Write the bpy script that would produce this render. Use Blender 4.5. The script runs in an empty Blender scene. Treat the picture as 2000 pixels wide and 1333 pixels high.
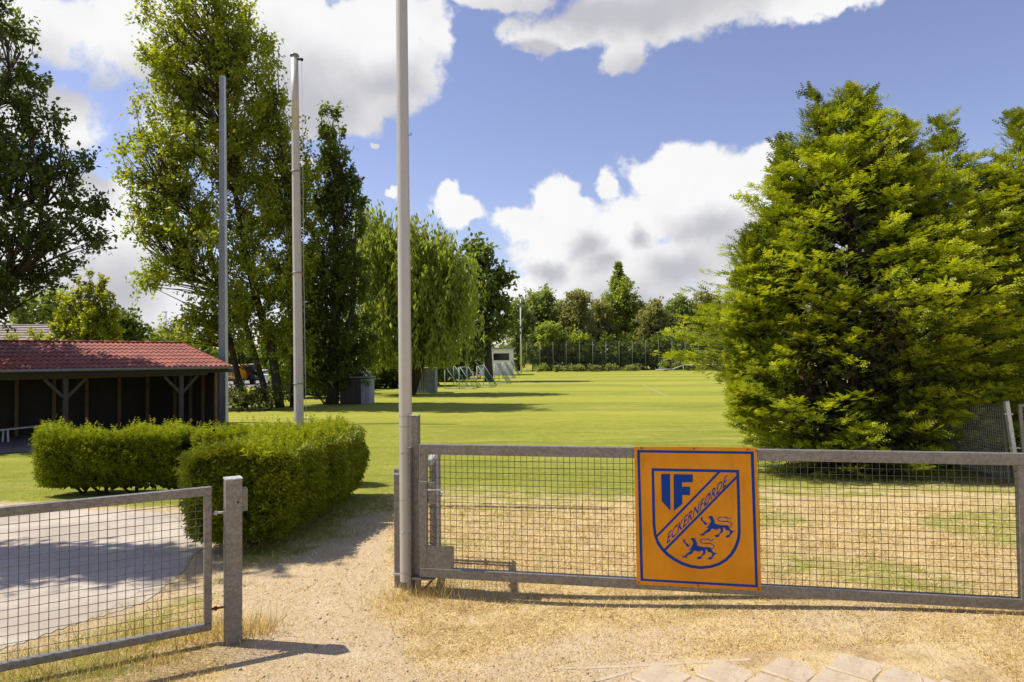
import bpy, bmesh, math, random
import numpy as np
from mathutils import Vector, Matrix, Euler

random.seed(7)
rng = np.random.default_rng(11)
PI = math.pi
R = math.radians
C = bpy.context.scene.collection
scene = bpy.context.scene

# ------------------------------------------------------------------ camera
FPX = 1333.0                                   # focal length in photo pixels (2000 wide): 24 mm
EYE = Vector((0, 0, 1.6))
cam_d = bpy.data.cameras.new('camera'); cam = bpy.data.objects.new('camera', cam_d); C.objects.link(cam)
cam_d.sensor_width = 36; cam_d.lens = 24.0; cam_d.clip_start = .05; cam_d.clip_end = 3000
CROT = Euler((R(90 + 1.44), 0, 0)).to_matrix() @ Matrix.Rotation(-0.010, 3, 'Z')
cam.matrix_world = Matrix.Translation(EYE) @ CROT.to_4x4()
scene.camera = cam

# ------------------------------------------------------------------ light
SUN_EL, SHADOW_A = R(55.5), R(9.8)
to_sun = Vector((-math.cos(SHADOW_A) * math.cos(SUN_EL), math.sin(SHADOW_A) * math.cos(SUN_EL), math.sin(SUN_EL)))
sd = bpy.data.lights.new('sun', 'SUN'); sun = bpy.data.objects.new('sun', sd); C.objects.link(sun)
sd.energy = 5.0; sd.angle = R(0.53); sd.color = (1, .93, .80)
sun.rotation_euler = (-to_sun).to_track_quat('-Z', 'Y').to_euler(); sun.location = (-20, 5, 30)
vs = scene.view_settings
vs.view_transform = 'Standard'; vs.look = 'None'; vs.exposure = 0.32; vs.gamma = 1; vs.use_curve_mapping = False
scene.cycles.max_bounces = 6; scene.cycles.diffuse_bounces = 3; scene.cycles.glossy_bounces = 2
scene.cycles.transmission_bounces = 4; scene.cycles.transparent_max_bounces = 8
scene.cycles.use_denoising = True

# ------------------------------------------------------------------ node helpers
class NT:
    def __init__(s, tree): s.t = tree; s.n = tree.nodes; s.l = tree.links
    def node(s, typ, **kw):
        n = s.n.new(typ)
        for k, v in kw.items(): setattr(n, k, v)
        return n
    def link(s, a, b): s.l.new(a, b)
    def put(s, sock, v):
        if isinstance(v, (int, float)): sock.default_value = v
        elif isinstance(v, (tuple, list)):
            if sock.type == 'RGBA' and len(v) == 3: v = (*v, 1)
            sock.default_value = v
        else: s.l.new(v, sock)
    def math(s, op, a, b=0.0, c=None, clamp=False):
        n = s.n.new('ShaderNodeMath'); n.operation = op; n.use_clamp = clamp
        s.put(n.inputs[0], a); s.put(n.inputs[1], b)
        if c is not None: s.put(n.inputs[2], c)
        return n.outputs[0]
    def vmath(s, op, a, b=None, c=None, out=0):
        n = s.n.new('ShaderNodeVectorMath'); n.operation = op
        s.put(n.inputs[0], a)
        if b is not None: s.put(n.inputs[1], b)
        if c is not None: s.put(n.inputs[2], c)
        return n.outputs[out]
    def mix(s, f, a, b):
        n = s.n.new('ShaderNodeMix'); n.data_type = 'RGBA'
        s.put(n.inputs[0], f); s.put(n.inputs[6], a); s.put(n.inputs[7], b); return n.outputs[2]
    def ramp(s, f, lo, hi, smooth=True):
        n = s.n.new('ShaderNodeMapRange')
        if smooth: n.interpolation_type = 'SMOOTHSTEP'
        s.put(n.inputs[0], f); s.put(n.inputs[1], lo); s.put(n.inputs[2], hi); return n.outputs[0]
    def noise(s, vec, scale, detail=4, rough=.55, dist=0):
        n = s.n.new('ShaderNodeTexNoise'); 
        if vec is not None: s.l.new(vec, n.inputs['Vector'])
        n.inputs['Scale'].default_value = scale; n.inputs['Detail'].default_value = detail
        n.inputs['Roughness'].default_value = rough; n.inputs['Distortion'].default_value = dist
        return n.outputs[0]

# ------------------------------------------------------------------ sky: NISHITA with cumulus
world = bpy.data.worlds.new('World'); scene.world = world; world.use_nodes = True
w = NT(world.node_tree); w.n.clear()
sky = w.node('ShaderNodeTexSky', sky_type='NISHITA', sun_disc=False)
sky.sun_elevation = SUN_EL; sky.sun_rotation = math.atan2(to_sun.x, to_sun.y)
sky.air_density = 1.0; sky.dust_density = .35; sky.ozone_density = 3.0
hs = w.node('ShaderNodeHueSaturation'); hs.inputs['Saturation'].default_value = .95; hs.inputs['Hue'].default_value = .508
w.link(sky.outputs[0], hs.inputs['Color'])
tint = w.mix(1.0, hs.outputs[0], (1.12, .98, 1.0)); tint.node.blend_type = 'MULTIPLY'
bg_sky = w.node('ShaderNodeBackground'); w.link(tint, bg_sky.inputs[0]); bg_sky.inputs[1].default_value = .125

def az_el(px, py):
    d = CROT @ Vector(((px - 1000) / FPX, (666.5 - py) / FPX, -1)); d.normalize()
    return math.atan2(d.x, d.y), math.asin(d.z)
CLOUDS = [  # centre and half sizes, as seen from the gate
    (1240, 20, 250, 85), (1215, 105, 62, 55), (1085, 62, 95, 42), (1400, 5, 220, 45), (1620, 5, 150, 38), (1130, -90, 480, 90),
    (1000, 2, 170, 30),
    (560, 110, 300, 170), (770, 150, 62, 105), (690, 60, 190, 100), (300, 80, 300, 130), (80, 60, 260, 130), (640, 215, 140, 62),
    (840, 60, 60, 50), (90, 235, 150, 62), (150, 450, 240, 130), (270, 395, 90, 50), (250, 560, 260, 70), (560, 330, 60, 35),
    (1385, 395, 150, 108), (1500, 350, 110, 66), (1270, 440, 130, 78), (1195, 385, 38, 34), (1078, 385, 60, 50), (1120, 425, 60, 40),
    (905, 418, 62, 36), (888, 390, 26, 28), (1015, 438, 58, 34), (1200, 520, 120, 66), (1420, 510, 300, 90), (1090, 560, 150, 44), (1400, 590, 500, 46),
    (780, 378, 26, 14), (430, 210, 230, 120), (700, 150, 150, 150), (1160, 510, 170, 80), (1000, 565, 80, 40), (1440, 470, 200, 130), (1320, 350, 110, 60), (735, 302, 14, 8), (100, 640, 500, 40),
]
grp = bpy.data.node_groups.new('cloud_density', 'ShaderNodeTree')
grp.interface.new_socket('Dir', in_out='INPUT', socket_type='NodeSocketVector')
grp.interface.new_socket('Density', in_out='OUTPUT', socket_type='NodeSocketFloat')
grp.interface.new_socket('Mass', in_out='OUTPUT', socket_type='NodeSocketFloat')
g = NT(grp); gi = g.node('NodeGroupInput'); go = g.node('NodeGroupOutput')
sep = g.node('ShaderNodeSeparateXYZ'); g.link(gi.outputs[0], sep.inputs[0])
az = g.math('ARCTAN2', sep.outputs[0], sep.outputs[1]); el = g.math('ARCSINE', sep.outputs[2])
cmb = g.node('ShaderNodeCombineXYZ'); g.link(az, cmb.inputs[0]); g.link(el, cmb.inputs[1])
wn = g.node('ShaderNodeTexNoise'); g.link(gi.outputs[0], wn.inputs['Vector'])
wn.inputs['Scale'].default_value = 7; wn.inputs['Detail'].default_value = 5; wn.inputs['Roughness'].default_value = .6
wv = g.vmath('SUBTRACT', wn.outputs['Color'], (.5, .5, .5)); wv = g.vmath('MULTIPLY', wv, (.12, .10, 0))
pos = g.vmath('ADD', cmb.outputs[0], wv)
m = None
for cx, cy, rx, ry in CLOUDS:
    a, e = az_el(cx, cy); a1, _ = az_el(cx + rx, cy); _, e1 = az_el(cx, cy - ry)
    ra, re = abs(a1 - a), abs(e1 - e)
    q = g.vmath('MULTIPLY_ADD', pos, (1 / ra, 1 / re, 0), (-a / ra, -e / re, 0))
    ln = g.vmath('LENGTH', q, out=1)
    dens = g.math('SUBTRACT', 1.0, ln)
    m = dens if m is None else g.math('SMOOTH_MAX', m, dens, .32)
# cumulus over the rest of the sky, same kind of cover
gen = g.noise(gi.outputs[0], 2.3, 2)
gen = g.ramp(gen, .52, .75, False); gen = g.math('MULTIPLY_ADD', gen, 1.6, -.8)
aaz = g.math('ABSOLUTE', az); out1 = g.ramp(aaz, .75, .95); out2 = g.ramp(el, .52, .68)
outside = g.math('MAXIMUM', out1, out2)
gen = g.math('MULTIPLY_ADD', g.math('SUBTRACT', 1.0, outside), -3.0, gen)
m = g.math('MAXIMUM', m, gen)
fb = g.noise(gi.outputs[0], 9, 9, .58)
vo = g.node('ShaderNodeTexVoronoi', feature='SMOOTH_F1'); g.link(g.vmath('ADD', gi.outputs[0], wv), vo.inputs['Vector'])
vo.inputs['Scale'].default_value = 22; vo.inputs['Smoothness'].default_value = .5
bil = g.math('SUBTRACT', .45, vo.outputs[0])
m = g.math('ADD', m, .0); fb3 = g.noise(gi.outputs[0], 34, 6, .6)
dn = g.math('MULTIPLY_ADD', g.math('SUBTRACT', fb, .5), 1.6, m)
dn = g.math('MULTIPLY_ADD', bil, .35, dn); dn = g.math('MULTIPLY_ADD', g.math('SUBTRACT', fb3, .5), .55, dn)
g.link(dn, go.inputs[0]); fb2 = g.noise(gi.outputs[0], 5, 3, .5); g.link(g.math('MULTIPLY_ADD', g.math('SUBTRACT', fb2, .5), 1.2, m), go.inputs[1])
tc = w.node('ShaderNodeTexCoord')
def dens_at(off):
    gn = w.node('ShaderNodeGroup'); gn.node_tree = grp
    v = tc.outputs['Generated'] if off is None else w.vmath('NORMALIZE', w.vmath('ADD', tc.outputs['Generated'], off))
    w.put(gn.inputs[0], v); return gn
d0 = dens_at(None).outputs[0]; _n1 = dens_at((-.045, 0, .075)); d1 = w.math('MULTIPLY_ADD', _n1.outputs[1], .75, w.math('MULTIPLY', _n1.outputs[0], .25))
alpha = w.ramp(d0, -.02, .30)
lit = w.ramp(d1, .0, .95)
det = w.noise(tc.outputs['Generated'], 16, 6)
lit = w.math('ADD', lit, w.math('MULTIPLY', w.math('SUBTRACT', det, .5), .30), clamp=True)
edge = w.ramp(d0, 0.0, .7)
ccol = w.mix(lit, (.76, .76, .765), (.44, .44, .48))
bg_c = w.node('ShaderNodeBackground'); w.link(ccol, bg_c.inputs[0]); bg_c.inputs[1].default_value = 1.0
mx = w.node('ShaderNodeMixShader'); w.link(alpha, mx.inputs[0]); w.link(bg_sky.outputs[0], mx.inputs[1]); w.link(bg_c.outputs[0], mx.inputs[2])
wo = w.node('ShaderNodeOutputWorld'); w.link(mx.outputs[0], wo.inputs[0])

# ------------------------------------------------------------------ photo geometry -> place
def ray(px, py):
    d = CROT @ Vector(((px - 1000) / FPX, (666.5 - py) / FPX, -1)); return d / d.y
def P(px, py, depth): return EYE + ray(px, py) * depth
def sstep(a, b, x):
    t = np.clip((np.asarray(x, float) - a) / (b - a), 0, 1); return t * t * (3 - 2 * t)
def T(x, y):
    x = np.asarray(x, float); y = np.asarray(y, float)
    z = -.6 * sstep(5.8, 16, y) + .11 * sstep(.3, 3.0, x) * (1 - sstep(4.8, 8.5, y))
    z = z + .012 * np.sin(1.7 * x + .6 * y) * np.sin(1.3 * y - .5 * x) * (1 - sstep(20, 40, y))
    return z
def Tz(x, y): return float(T(x, y))
_cm = np.array(CROT)
def Gv(px, py):
    px = np.asarray(px, float); py = np.asarray(py, float)
    v = np.stack([(px - 1000) / FPX, (666.5 - py) / FPX, -np.ones_like(px)], -1) @ _cm.T
    dx = v[..., 0] / v[..., 1]; dz = v[..., 2] / v[..., 1]
    Y = -1.6 / dz
    for _ in range(30): Y = .5 * Y + .5 * (T(dx * Y, Y) - 1.6) / dz
    return dx * Y, Y
def G(px, py):
    x, y = Gv(px, py); return Vector((float(x), float(y), Tz(x, y)))

# ------------------------------------------------------------------ object helpers
def tag(o, label=None, cat=None, group=None, kind=None):
    if label: o['label'] = label
    if cat: o['category'] = cat
    if group: o['group'] = group
    if kind: o['kind'] = kind
    return o
def empty(name, loc=(0, 0, 0), rz=0.0):
    o = bpy.data.objects.new(name, None); C.objects.link(o); o.location = loc; o.rotation_euler = (0, 0, rz)
    o.empty_display_size = .2
    return o
def thing(name, label, cat, loc=(0, 0, 0), rz=0.0, group=None): return tag(empty(name, loc, rz), label, cat, group)
def link_mesh(name, me, mat=None, parent=None, loc=None):
    o = bpy.data.objects.new(name, me); C.objects.link(o)
    if mat: me.materials.append(mat)
    if parent: o.parent = parent
    if loc is not None: o.location = loc
    return o
def np_mesh(name, V, F, mat=None, parent=None, tint=None, attrs=None, smooth=False):
    """V (n,3), F (m,k) with one k"""
    V = np.asarray(V, np.float32); F = np.asarray(F, np.int32)
    me = bpy.data.meshes.new(name); k = F.shape[1]
    me.vertices.add(len(V)); me.vertices.foreach_set('co', V.ravel())
    me.loops.add(F.size); me.loops.foreach_set('vertex_index', F.ravel())
    me.polygons.add(len(F)); me.polygons.foreach_set('loop_start', np.arange(0, F.size, k, dtype=np.int32))
    me.polygons.foreach_set('loop_total', np.full(len(F), k, np.int32))
    if smooth: me.polygons.foreach_set('use_smooth', np.ones(len(F), bool))
    me.update(calc_edges=True)
    if tint is not None:
        a = me.attributes.new('tint', 'FLOAT', 'POINT'); a.data.foreach_set('value', np.asarray(tint, np.float32))
    for n_, v_ in (attrs or {}).items():
        a = me.attributes.new(n_, 'FLOAT', 'POINT'); a.data.foreach_set('value', np.asarray(v_, np.float32))
    return link_mesh(name, me, mat, parent)

class MB:
    """collects boxes, bars, tubes and prisms that make ONE mesh"""
    def __init__(s): s.v = []; s.f = []; s.sm = []
    def add(s, vs_, fs_, smooth=False):
        b = len(s.v); s.v += [tuple(v) for v in vs_]; s.f += [tuple(b + i for i in f) for f in fs_]; s.sm += [smooth] * len(fs_); return s
    def box(s, c, size, m=None):
        hx, hy, hz = size[0] / 2, size[1] / 2, size[2] / 2
        vs_ = [Vector((x, y, z)) for x in (-hx, hx) for y in (-hy, hy) for z in (-hz, hz)]
        if m is not None: vs_ = [m @ v for v in vs_]
        c = Vector(c); vs_ = [v + c for v in vs_]
        return s.add(vs_, [(0, 1, 3, 2), (4, 6, 7, 5), (0, 4, 5, 1), (2, 3, 7, 6), (0, 2, 6, 4), (1, 5, 7, 3)])
    def bar(s, a, b, w_, h_, up=(0, 0, 1)):
        a = Vector(a); b = Vector(b); d = b - a; L = d.length; d.normalize(); up = Vector(up)
        if abs(d.dot(up)) > .99: up = Vector((0, 1, 0))
        sd_ = d.cross(up).normalized(); u = sd_.cross(d)
        m_ = Matrix((d, sd_, u)).transposed()
        return s.box((a + b) / 2, (L, w_, h_), m_)
    def tube(s, a, b, r0, r1=None, n=8, cap=True, smooth=True):
        r1 = r0 if r1 is None else r1
        a = Vector(a); b = Vector(b); d = (b - a).normalized()
        up = Vector((0, 0, 1)) if abs(d.z) < .95 else Vector((1, 0, 0))
        x = d.cross(up).normalized(); y = d.cross(x)
        vs_ = []
        for c, r in ((a, r0), (b, r1)):
            for i in range(n):
                t = 2 * PI * i / n; vs_.append(c + x * (r * math.cos(t)) + y * (r * math.sin(t)))
        fs_ = [(i, (i + 1) % n, n + (i + 1) % n, n + i) for i in range(n)]
        s.add(vs_, fs_, smooth)
        if cap:
            b0 = len(s.v) - 2 * n; s.f += [tuple(b0 + i for i in range(n - 1, -1, -1)), tuple(b0 + n + i for i in range(n))]; s.sm += [False, False]
        return s
    def path(s, pts, rad, n=6):
        for i in range(len(pts) - 1): s.tube(pts[i], pts[i + 1], rad[i], rad[i + 1], n, cap=(i in (0, len(pts) - 2)))
        return s
    def prism(s, poly, d, f):
        """poly of 2-D points; f maps (u,v,w) to space; thickness d in w"""
        n = len(poly); vs_ = [f(u, v, 0) for u, v in poly] + [f(u, v, d) for u, v in poly]
        fs_ = [tuple(range(n))[::-1], tuple(range(n, 2 * n))] + [(i, (i + 1) % n, n + (i + 1) % n, n + i) for i in range(n)]
        return s.add(vs_, fs_)
    def build(s, name, mat=None, parent=None, bevel=0.0, loc=None):
        me = bpy.data.meshes.new(name); me.from_pydata(s.v, [], s.f); me.polygons.foreach_set('use_smooth', s.sm); me.update()
        bm = bmesh.new(); bm.from_mesh(me); bmesh.ops.recalc_face_normals(bm, faces=bm.faces); bm.to_mesh(me); bm.free()
        o = link_mesh(name, me, mat, parent, loc)
        if bevel:
            b = o.modifiers.new('bevel', 'BEVEL'); b.width = bevel; b.segments = 2; b.limit_method = 'ANGLE'; b.angle_limit = R(50)
        return o
def children(o): return [c for c in o.children]
def copy_tree(o, parent=None):
    c = o.copy(); C.objects.link(c); c.parent = parent
    for ch in children(o): copy_tree(ch, c)
    return c

# ------------------------------------------------------------------ materials
def new_mat(name):
    m_ = bpy.data.materials.new(name); m_.use_nodes = True; t = NT(m_.node_tree); t.n.clear()
    out = t.node('ShaderNodeOutputMaterial'); return m_, t, out
def principled(t, out, col, rough=.6, metal=0.0, spec=.5, bump=None, bstr=.3, bdist=.01):
    b = t.node('ShaderNodeBsdfPrincipled'); t.put(b.inputs['Base Color'], col); t.put(b.inputs['Roughness'], rough)
    t.put(b.inputs['Metallic'], metal); b.inputs['Specular IOR Level'].default_value = spec
    if bump is not None:
        bn = t.node('ShaderNodeBump'); bn.inputs['Strength'].default_value = bstr; bn.inputs['Distance'].default_value = bdist
        t.link(bump, bn.inputs['Height']); t.link(bn.outputs[0], b.inputs['Normal'])
    t.link(b.outputs[0], out.inputs[0]); return b
def simple(name, col, rough=.6, metal=0.0, var=.25, scale=8, bump=.15, spec=.5, col2=None):
    m_, t, out = new_mat(name); tc_ = t.node('ShaderNodeTexCoord').outputs['Object']
    n1 = t.noise(tc_, scale, 6, .6); n2 = t.noise(tc_, scale * 7, 4)
    f = t.math('MULTIPLY_ADD', n2, .4, t.math('MULTIPLY', n1, .6))
    f = t.ramp(f, .3, .7)
    c2 = col2 or tuple(c * (1 - var) for c in col)
    principled(t, out, t.mix(f, c2, col), rough, metal, spec, n2, bump, .004)
    return m_
M = {}
def galv(name, base, metal=.45):
    m_, t, out = new_mat(name); tc_ = t.node('ShaderNodeTexCoord').outputs['Object']
    v = t.node('ShaderNodeTexVoronoi'); t.link(tc_, v.inputs['Vector']); v.inputs['Scale'].default_value = 75
    sp = t.node('ShaderNodeSeparateColor'); t.link(v.outputs['Color'], sp.inputs[0])
    n1 = t.noise(tc_, 5, 7, .65); n3 = t.noise(tc_, 30, 5, .6)
    f = t.math('ADD', t.math('MULTIPLY', sp.outputs[0], .35), t.math('ADD', t.math('MULTIPLY', n1, .5), t.math('MULTIPLY', n3, .3)))
    col = t.mix(t.ramp(f, .3, .85), tuple(c * .72 for c in base), tuple(c * 1.15 for c in base))
    st = t.ramp(n1, .62, .72); col = t.mix(t.math('MULTIPLY', st, .35), col, (.20, .13, .07))
    rg = t.math('MULTIPLY_ADD', sp.outputs[1], .2, .42)
    principled(t, out, col, rg, metal, .5, f, .12, .002)
    return m_
M['galv'] = galv('galvanised_steel', (.225, .212, .192))
M['galv_light'] = galv('bright_steel_and_sunlit_wire', (.55, .55, .56))
M['mast'] = galv('weathered_mast_steel', (.30, .32, .36), .3)
M['alu'] = simple('grey_aluminium', (.50, .47, .42), .38, .25, .10, 3, .02)
M['wire'] = simple('galvanised_wire', (.13, .12, .13), .45, .55, .3, 20, .1)
def m_orange():
    m_, t, out = new_mat('orange_enamel'); o_ = t.node('ShaderNodeTexCoord').outputs['Object']
    n1 = t.noise(o_, 2.2, 5, .6); n2 = t.noise(t.vmath('MULTIPLY', o_, (9, 9, 1.2)), 1.6, 6, .7); n3 = t.noise(t.vmath('MULTIPLY', t.vmath('ADD', o_, (.3, 0, .1)), (60, 10, 4)), 1.5, 3, .5)
    c = t.mix(t.ramp(n1, .35, .65), (.60, .225, .004), (.70, .275, .008)); c = t.mix(t.math('MULTIPLY', t.ramp(n2, .52, .74), .38), c, (.40, .15, .012))
    c = t.mix(t.math('MULTIPLY', t.ramp(n3, .735, .76), .5), c, (.75, .50, .20))
    principled(t, out, c, t.math('MULTIPLY_ADD', n2, .3, .35), 0, .22, n1, .05, .01); return m_
M['orange'] = m_orange(); 
M['blue'] = simple('blue_paint', (.004, .045, .26), .5, 0, .1, 4, .02, .15)
M['rust'] = simple('rusty_screw', (.20, .06, .03), .8, .2)
M['black'] = simple('black_rubber', (.012, .012, .013), .6)
M['dark_wood'] = simple('dark_stained_boards', (.035, .026, .018), .85, 0, .4, 5)
M['post_wood'] = simple('warm_timber', (.20, .115, .045), .8, 0, .4, 9)
M['grey_wood'] = simple('weathered_timber', (.085, .068, .05), .85, 0, .4, 9)
M['white_metal'] = simple('white_painted_metal', (.62, .62, .60), .5, 0, .12, 10)
M['goal'] = simple('dull_goal_tube', (.42, .44, .42), .5, .1, .2, 10)
M['net'] = simple('green_net', (.05, .16, .14), .8)
M['white_wall'] = simple('white_render', (.78, .77, .74), .8, 0, .12, 1.2)
M['glass'] = simple('dark_glass', (.02, .02, .024), .12, 0, .1, 2, .01)
M['yellow'] = simple('yellow_van_paint', (.75, .38, .01), .35, 0, .08, 2, .02)
M['van_dark'] = simple('dark_green_van_paint', (.012, .025, .028), .35, 0, .1, 2, .02)
M['silver'] = simple('silver_car_paint', (.55, .55, .57), .3, .3, .08, 2, .02)
M['red_lamp'] = simple('red_lamp_plastic', (.45, .02, .02), .3)
M['concrete_box'] = simple('light_concrete', (.30, .31, .33), .85, 0, .3, 4)
M['brown_panel'] = simple('brown_metal_panel', (.05, .035, .028), .6, 0, .3, 4)
M['far_tile'] = simple('grey_brown_tile', (.30, .24, .21), .8, 0, .25, 6)
M['paver'] = simple('grey_pavers', (.50, .41, .30), .9, 0, .28, 7, .5, .3, (.38, .30, .21))
M['pebble'] = simple('pebbles', (.46, .36, .26), .9, 0, .5, 30)
M['bark'] = simple('grey_bark', (.085, .065, .045), .95, 0, .5, 5, .8, .2)
M['bark_brown'] = simple('brown_bark', (.12, .065, .035), .95, 0, .5, 7, .8, .2)
M['line'] = simple('faded_line_paint', (.36, .37, .14), .9, 0, .3, 4)

def m_roof():
    m_, t, out = new_mat('red_tile_sheet'); g_ = t.node('ShaderNodeNewGeometry')
    n1 = t.noise(g_.outputs['Position'], 1.6, 6, .6); n2 = t.noise(g_.outputs['Position'], 25, 4)
    c = t.mix(t.ramp(n1, .35, .7), (.17, .034, .020), (.30, .068, .040)); c = t.mix(t.math('MULTIPLY', t.ramp(n2, .5, .75), .4), c, (.14, .06, .045))
    principled(t, out, c, .6, 0, .2, n2, .15, .003); return m_
M['roof'] = m_roof()

def leaf_mat(name, dark, light, transl=.45, rough=.45):
    m_, t, out = new_mat(name)
    a = t.node('ShaderNodeAttribute'); a.attribute_name = 'tint'
    col = t.mix(a.outputs['Fac'], dark, light)
    b = t.node('ShaderNodeBsdfPrincipled'); t.put(b.inputs['Base Color'], col); b.inputs['Roughness'].default_value = rough
    b.inputs['Specular IOR Level'].default_value = .35
    tr = t.node('ShaderNodeBsdfTranslucent')
    tcol = t.mix(1.0, col, (1.55, 1.55, .55)); tcol.node.blend_type = 'MULTIPLY'
    t.link(tcol, tr.inputs[0])
    mx_ = t.node('ShaderNodeMixShader'); mx_.inputs[0].default_value = transl
    t.link(b.outputs[0], mx_.inputs[1]); t.link(tr.outputs[0], mx_.inputs[2]); t.link(mx_.outputs[0], out.inputs[0]); return m_
M['leaf_poplar'] = leaf_mat('poplar_leaves', (.10, .135, .016), (.42, .44, .045), .54)
M['leaf_dark'] = leaf_mat('dark_leaves', (.045, .075, .014), (.18, .225, .035), .45)
M['leaf_left'] = leaf_mat('broad_dark_leaves', (.034, .060, .016), (.14, .18, .035), .45)
M['leaf_willow'] = leaf_mat('willow_leaves', (.14, .185, .032), (.40, .44, .08), .52)
M['leaf_far'] = leaf_mat('far_tree_leaves', (.14, .175, .055), (.33, .37, .12), .5, .6)
M['leaf_far2'] = leaf_mat('far_olive_leaves', (.165, .17, .07), (.35, .34, .14), .5, .6)
M['leaf_lime'] = leaf_mat('lime_leaves', (.17, .20, .015), (.42, .42, .04), .5)
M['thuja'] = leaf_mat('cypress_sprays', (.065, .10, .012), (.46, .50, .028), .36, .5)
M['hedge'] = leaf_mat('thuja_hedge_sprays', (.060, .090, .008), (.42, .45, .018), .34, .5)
M['grass_dry'] = leaf_mat('straw_blades', (.30, .19, .07), (.85, .69, .36), .3, .6)
M['grass_green'] = leaf_mat('green_blades', (.12, .145, .014), (.34, .34, .035), .4, .55)
M['bramble'] = leaf_mat('bramble_leaves', (.045, .060, .014), (.20, .20, .05), .35)

# ------------------------------------------------------------------ ground
def sines(x, y, freq, seed, n=7):
    r = np.random.default_rng(seed); o = np.zeros_like(x)
    for i in range(n):
        a = r.uniform(0, 2 * PI); f = freq * r.uniform(.6, 1.9); o += np.sin((x * np.cos(a) + y * np.sin(a)) * f + r.uniform(0, 6.28) + 1.3 * np.sin((x * np.sin(a) - y * np.cos(a)) * f * .6))
    return o / n ** .5
def sdpoly(x, y, poly):
    x = np.asarray(x, float); y = np.asarray(y, float)
    d = np.full(x.shape, 1e9); ins = np.zeros(x.shape, bool); n = len(poly)
    for i in range(n):
        x0, y0 = poly[i]; x1, y1 = poly[(i + 1) % n]; ex, ey = x1 - x0, y1 - y0
        t = np.clip(((x - x0) * ex + (y - y0) * ey) / (ex * ex + ey * ey + 1e-9), 0, 1)
        d = np.minimum(d, np.hypot(x - x0 - t * ex, y - y0 - t * ey))
        cr = ((y0 > y) != (y1 > y)) & (x < (x1 - x0) * (y - y0) / (y1 - y0 + 1e-12) + x0); ins ^= cr
    return np.where(ins, d, -d)
def gp(pts): return [tuple(G(*p)[:2]) for p in pts]
DIRT = gp([(560, 1400), (480, 1300), (462, 1200), (478, 1120), (600, 1085), (700, 1015), (762, 1000), (772, 1060), (768, 1150), (735, 1200), (800, 1262), (930, 1310), (1100, 1340), (1100, 1400)])
SLAB = gp([(-60, 985), (120, 992), (350, 1003), (392, 1080), (350, 1130), (250, 1180), (170, 1215), (60, 1262), (-60, 1290)])
SLAB = [SLAB[0]] + SLAB[1:]
def masks(x, y):
    n = sines(x, y, 2.6, 3) * .12 + sines(x, y, 9, 4) * .05
    dirt = sstep(-.16, .12, sdpoly(x, y, DIRT) + n)
    # bare, trodden sand in front of the gate and beside the pavers
    bare = sstep(-.2, 1.4, sines(x, y, 2.2, 8) * .7 + 1.25 * np.exp(-((x - .35) / .7) ** 2 - ((y - 3.5) / .45) ** 2) + .9 * np.exp(-((x - 1.7) / .7) ** 2 - ((y - 3.95) / .28) ** 2)) * (1 - sstep(4.3, 5.2, y)) * sstep(-2.2, -1.3, x)
    slabd = sdpoly(x, y, SLAB) + n * .8
    edge = sstep(-.45, -.05, slabd) * .8
    dirt = np.clip(np.maximum(np.maximum(dirt, bare * .85), edge), 0, 1)
    k = y + sines(x, y, 1.1, 5) * .45 - .9 * sstep(1.6, 3.5, x) + 1.3 * sstep(-1.2, -1.9, x)
    green = sstep(5.4, 11.0, k)
    patch = sstep(.55, 1.3, sines(x, y, 1.9, 9) + .35 * sstep(4.5, 7, y) + .5 * sstep(1.6, 2.6, x)) * .60
    green = np.maximum(green, patch * sstep(2.4, 3.4, y) * (1 - .6 * sstep(-.6, .0, x) * (1 - sstep(.5, 1.8, x))))
    left = sstep(-1.75, -2.1, x) * .55
    green = np.clip(np.maximum(green, left), 0, 1)
    return green, dirt
xs = np.concatenate([-np.geomspace(500, 16, 24), np.linspace(-15, 13, 230), np.geomspace(14, 500, 24)])
ys = np.concatenate([-np.geomspace(80, 1.2, 8), np.linspace(0.5, 24, 200), np.geomspace(24.4, 900, 70)])
X, Y = np.meshgrid(xs, ys); Z = T(X, Y)
green, dirt = masks(X, Y)
nx, ny = len(xs), len(ys); idx = np.arange(nx * ny).reshape(ny, nx)
F = np.stack([idx[:-1, :-1], idx[:-1, 1:], idx[1:, 1:], idx[1:, :-1]], -1).reshape(-1, 4)
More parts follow.
